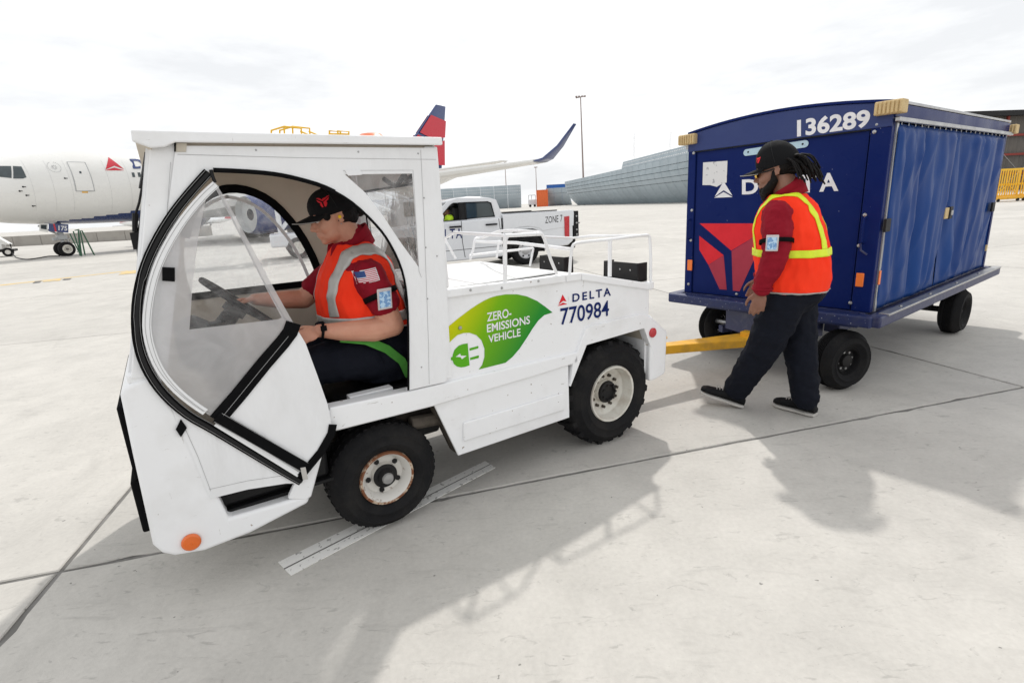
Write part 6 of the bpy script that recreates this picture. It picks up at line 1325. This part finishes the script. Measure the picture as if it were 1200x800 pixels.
# ---------------------------------------------------------------- walking handler beside the cart
MF = Frame(1.78, 3.42, -35)
mn = MF.empty('person', label='walking person in orange vest with yellow stripes, black cap and dreadlocks', category='person')
s_ = 1.23; TM = headmat((-.056, 0, 1.622), 13, s_)
sh, el, wrn = (-.005, -.205, 1.375), (.012, -.262, 1.115), (-.055, -.262, .885)
shf, elf, wrf = (.0, .195, 1.37), (-.03, .25, 1.10), (-.145, .21, .895)
tors = [(.82, .085, .17, .18), (.92, .085, .18, .19), (1.04, .07, .185, .20), (1.16, .05, .175, .205), (1.27, .03, .165, .205), (1.36, .015, .14, .19), (1.42, .01, .11, .15), (1.46, .0, .08, .10)]
hl, kl, al = (.07, -.10, .82), (-.045, -.085, .47), (-.205, -.03, .14)
hr, kr, ar = (.09, .09, .82), (.155, .085, .46), (.215, .035, .13)
parts = head_parts(TM, .6)+[torso(tors, 0, -.03), limb([(sh, .065), (el, .055), (wrn, .034)]), limb([(shf, .065), (elf, .055), (wrf, .034)]), limb([(hl, .09), (kl, .06), (al, .045)]), limb([(hr, .09), (kr, .06), (ar, .045)])]
parts += hand_parts(wrn, (-.16, -.02, -1), (-.1, 1, .05), (-1, -.1, .1), 1.12, (14, 24, 20), .05) + hand_parts(wrf, (-.35, -.1, -1), (.2, -1, .1), (-1, 0, .2), 1.08, (25, 35, 25))
body = blob('body', parts, 'skin_m', mn, .0065, 3)
hairp = [tball(TM, (.030, 0, .010), (.078, .0745, .062)), tball(TM, (.062, 0, .000), (.050, .058, .050))]
hair = blob('hair', hairp, 'hair', mn, .006, 2); wrinkle(hair, .002, 50)
b = MB(); rnd = random.Random(4)
for k in range(46):
    a = rnd.uniform(-1.25, 1.25); z0 = rnd.uniform(-.03, .045); r0 = .085; p = Vector((.025+r0*math.cos(a)*.95, r0*.85*math.sin(a), z0)); ln = rnd.uniform(.075, .135); out_ = Vector((.75*math.cos(a)+.35, .45*math.sin(a), rnd.uniform(-.15, .15)))
    pts = [p-out_*.02]
    for j in range(5): t = (j+1)/5; pts.append(p+out_*ln*t*(1-.35*t)+Vector((rnd.uniform(-.004, .004), rnd.uniform(-.004, .004), -ln*.85*t*t)))
    b.tube([TM @ q for q in pts], .0072, 6, r2=.0048)
b.build('dreadlock', 'hair', mn, kind='stuff')
beard = blob('beard', [tball(TM, (-.060, 0, -.095), (.038, .042, .040)), tball(TM, (-.068, 0, -.120), (.026, .030, .032)), tball(TM, (-.080, 0, -.082), (.020, .032, .012)), tball(TM, (-.0935, 0, -.046), (.006, .024, .0045))]+[ttube(TM, (-.004, y*.067, -.012), .010, (-.012, y*.066, -.05), .016) for y in (-1, 1)]+[ttube(TM, (-.012, y*.060, -.055), .020, (-.055, y*.034, -.095), .028) for y in (-1, 1)], 'hair', mn, .0045, 2)
wrinkle(beard, .003, 70)
co = cap(TM, mn, tall=1.26); cap_logo(TM, co, 34, .050, .022, co)
gl = MB()
for y in (-1, 1): gl.loft([(TM @ Vector((-.095, y*.032, -.004)), (TM.to_3x3() @ Vector((.004, 0, 0))), (TM.to_3x3() @ Vector((0, 0, .001)))), (TM @ Vector((-.096, y*.032, -.004)), (TM.to_3x3() @ Vector((0, .023, 0))), (TM.to_3x3() @ Vector((0, 0, .015)))), (TM @ Vector((-.086, y*.036, -.004)), (TM.to_3x3() @ Vector((0, .025, 0))), (TM.to_3x3() @ Vector((0, 0, .016))))], 16)
gl.build('sunglass_lens', 'gold', mn)
b = MB()
for y in (-1, 1): b.tube([TM @ Vector(p) for p in ((-.095, y*.012, .006), (-.093, y*.044, .007), (-.082, y*.062, .005), (-.03, y*.070, .002), (.002, y*.078, .002))], .0045, 6)
b.build('sunglass_frame', 'plastic', mn)
b = MB(); b.ball(TM @ Vector((-.0885, 0, -.0535)), (.010, .020, .005), seg=12); b.ball(TM @ Vector((-.0865, 0, -.0660)), (.010, .018, .006), seg=12); b.build('lips', 'lip', mn)
shirt = blob('shirt', [torso(tors[2:], 0, .012), limb([((-.005, -.212, 1.355), .090), ((.008, -.24, 1.24), .088), (el, .078), ((-.03, -.265, .99), .068), ((-.052, -.262, .905), .056)]), limb([(shf, .09), (elf, .076), ((-.132, .217, .925), .055)]), limb([(TM @ Vector((.045, 0, -.115)), .078), ((.02, 0, 1.42), .088)])], 'shirt', mn, .008, 3)
wrinkle(shirt, .010, 8, (1, 1, 1.4), 3.0); wrinkle(shirt, .005, 20, (1, 1, 1.3), 1.0)
b = MB(); b.loft([((.030, 0, 1.435), (.100, 0, .045), (0, .098, 0)), ((.022, 0, 1.475), (.090, 0, .05), (0, .086, 0)), ((.014, 0, 1.520), (.084, 0, .052), (0, .079, 0)), ((.020, 0, 1.475), (.098, 0, .05), (0, .093, 0))], 28, caps=False); co_ = b.build('collar', 'shirt', mn, smooth=60); so = co_.modifiers.new('s', 'SOLIDIFY'); so.thickness = .004
b = MB(); b.tube([Vector((-.050, -.262, .905))+Vector((math.cos(t)*.057, math.sin(t)*.055, 0)) for t in [2*math.pi*k/20 for k in range(20)]], .007, 6, closed=True); b.build('cuff', 'shirt', mn)
trou = blob('trousers', [torso([(.74, .075, .13, .175), (.82, .085, .19, .20), (.92, .085, .20, .208), (1.0, .08, .19, .20)], 0, 0), limb([(hl, .135), ((.01, -.095, .64), .128), (kl, .112), ((-.13, -.06, .30), .098), (al, .088)]), limb([(hr, .135), ((.125, .09, .64), .122), (kr, .106), ((.19, .06, .28), .096), ((.222, .035, .12), .088)])], 'trousers', mn, .010, 3)
wrinkle(trou, .014, 6.5, (1, 1, 1.1), 7.0); wrinkle(trou, .006, 16, (1, 1, 1.5), 3.0)
vs_ = [(.865, .090, .195, .205), (.95, .088, .205, .212), (1.05, .075, .208, .216), (1.16, .055, .198, .216), (1.25, .038, .190, .212), (1.33, .030, .172, .196), (1.39, .026, .148, .178), (1.435, .024, .118, .146), (1.47, .020, .090, .108)]
vest = blob('safety_vest', [torso(vs_, 0, .016)], 'vest', mn, .008, 3); wrinkle(vest, .016, 6, (1, 1, .5), 4.0); wrinkle(vest, .008, 15, (1, 1, .4), 1.0)
tv = bvh(vest)
loop_z(tv, 'waist_tape', .07, 0, 1.115, .046, 'lime', mn, n=120)
for y in (-.118, .118): loop_x(tv, 'shoulder_tape', y, .05, 1.12, .036, 'lime', mn, 5, 182, dy=0)
loop_z(tv, 'vest_hem', .09, 0, .872, .012, 'piping', mn)
for txt, yy, zz, hh, ww in (('US', -.0, 1.335, .035, .07),): pass
armbadge(mn, (.0, -.348, 1.195), (1, .05, 0), (.0, .06, 1), (0, -1, 0), (.008, -.247, 1.195), Vector(el)-Vector(sh), .097)
b = MB(); b.box((-.15, .08, .93), (-.115, .15, 1.05)); b.build('radio', 'plastic', mn, bevel=.008)
def shoe(heel, toe, w, par):
    h, t = Vector(heel), Vector(toe); d = (t-h); L = d.length; d.normalize(); sd2 = Vector((-d.y, d.x, 0)).normalized(); up = sd2.cross(d)*-1 if sd2.cross(d).z < 0 else sd2.cross(d)
    P = lambda x, y, z: h+d*x*L+sd2*y+up*z
    prof = [(-.02, .030, .035), (.08, .040, .075), (.22, .043, .088), (.38, .042, .078), (.55, .046, .056), (.72, .052, .046), (.88, .048, .040), (.97, .032, .032), (1.0, .015, .022)]
    b = MB(); b.loft([(P(x, 0, .024+hh/2), sd2*ww, up*(hh/2)) for x, ww, hh in prof], 20, power=2.6); u = b.build('shoe', 'shoe', par, smooth=60)
    b = MB(); b.loft([(P(x, 0, .013), sd2*(ww+.003), up*.011) for x, ww, hh in prof], 20, power=4); b.build('sole', 'sole', u, smooth=40)
    b = MB()
    for k in range(5): x = .40+k*.065; b.tube([P(x, -.026, .024+.068-.05*(x-.38)), P(x+.02, 0, .030+.076-.06*(x-.38)), P(x, .026, .024+.068-.05*(x-.38))], .003, 5)
    b.build('laces', 'piping', u)
shoe((-.165, -.03, .004), (-.455, -.075, .085), .05, mn); shoe((.285, .02, .002), (.02, .12, .002), .05, mn)
# ---------------------------------------------------------------- person inside the pickup
hv = TF.empty('person', label='person in hi-viz yellow top and black cap at the wheel of the pickup', category='person')
TT = headmat((-1.86, .48, 1.44), 0, 1.0)
tt = [(1.0, -1.72, .11, .17), (1.12, -1.74, .12, .18), (1.24, -1.78, .11, .18), (1.31, -1.80, .08, .14), (1.34, -1.80, .05, .06)]
blob('body', head_parts(TT, .5)+[torso(tt, .48, -.02), limb([((-1.78, .31, 1.25), .05), ((-1.88, .27, 1.10), .045), ((-2.10, .34, 1.22), .032)]), limb([((-1.78, .65, 1.25), .05), ((-1.9, .68, 1.10), .045), ((-2.1, .62, 1.22), .032)])]+hand_parts((-2.10, .34, 1.22), (-1, .1, .3), (0, .2, -1), (0, 1, .2), .9, (40, 55, 40))+hand_parts((-2.10, .62, 1.22), (-1, -.1, .3), (0, -.2, -1), (0, -1, .2), .9, (40, 55, 40)), 'skin_m', hv, .007, 2)
blob('shirt', [torso(tt, .48, .012), limb([((-1.78, .31, 1.25), .065), ((-1.86, .28, 1.13), .06)]), limb([((-1.78, .65, 1.25), .065), ((-1.86, .68, 1.13), .06)])], 'hiviz', hv, .010, 3)
cap(TT, hv)
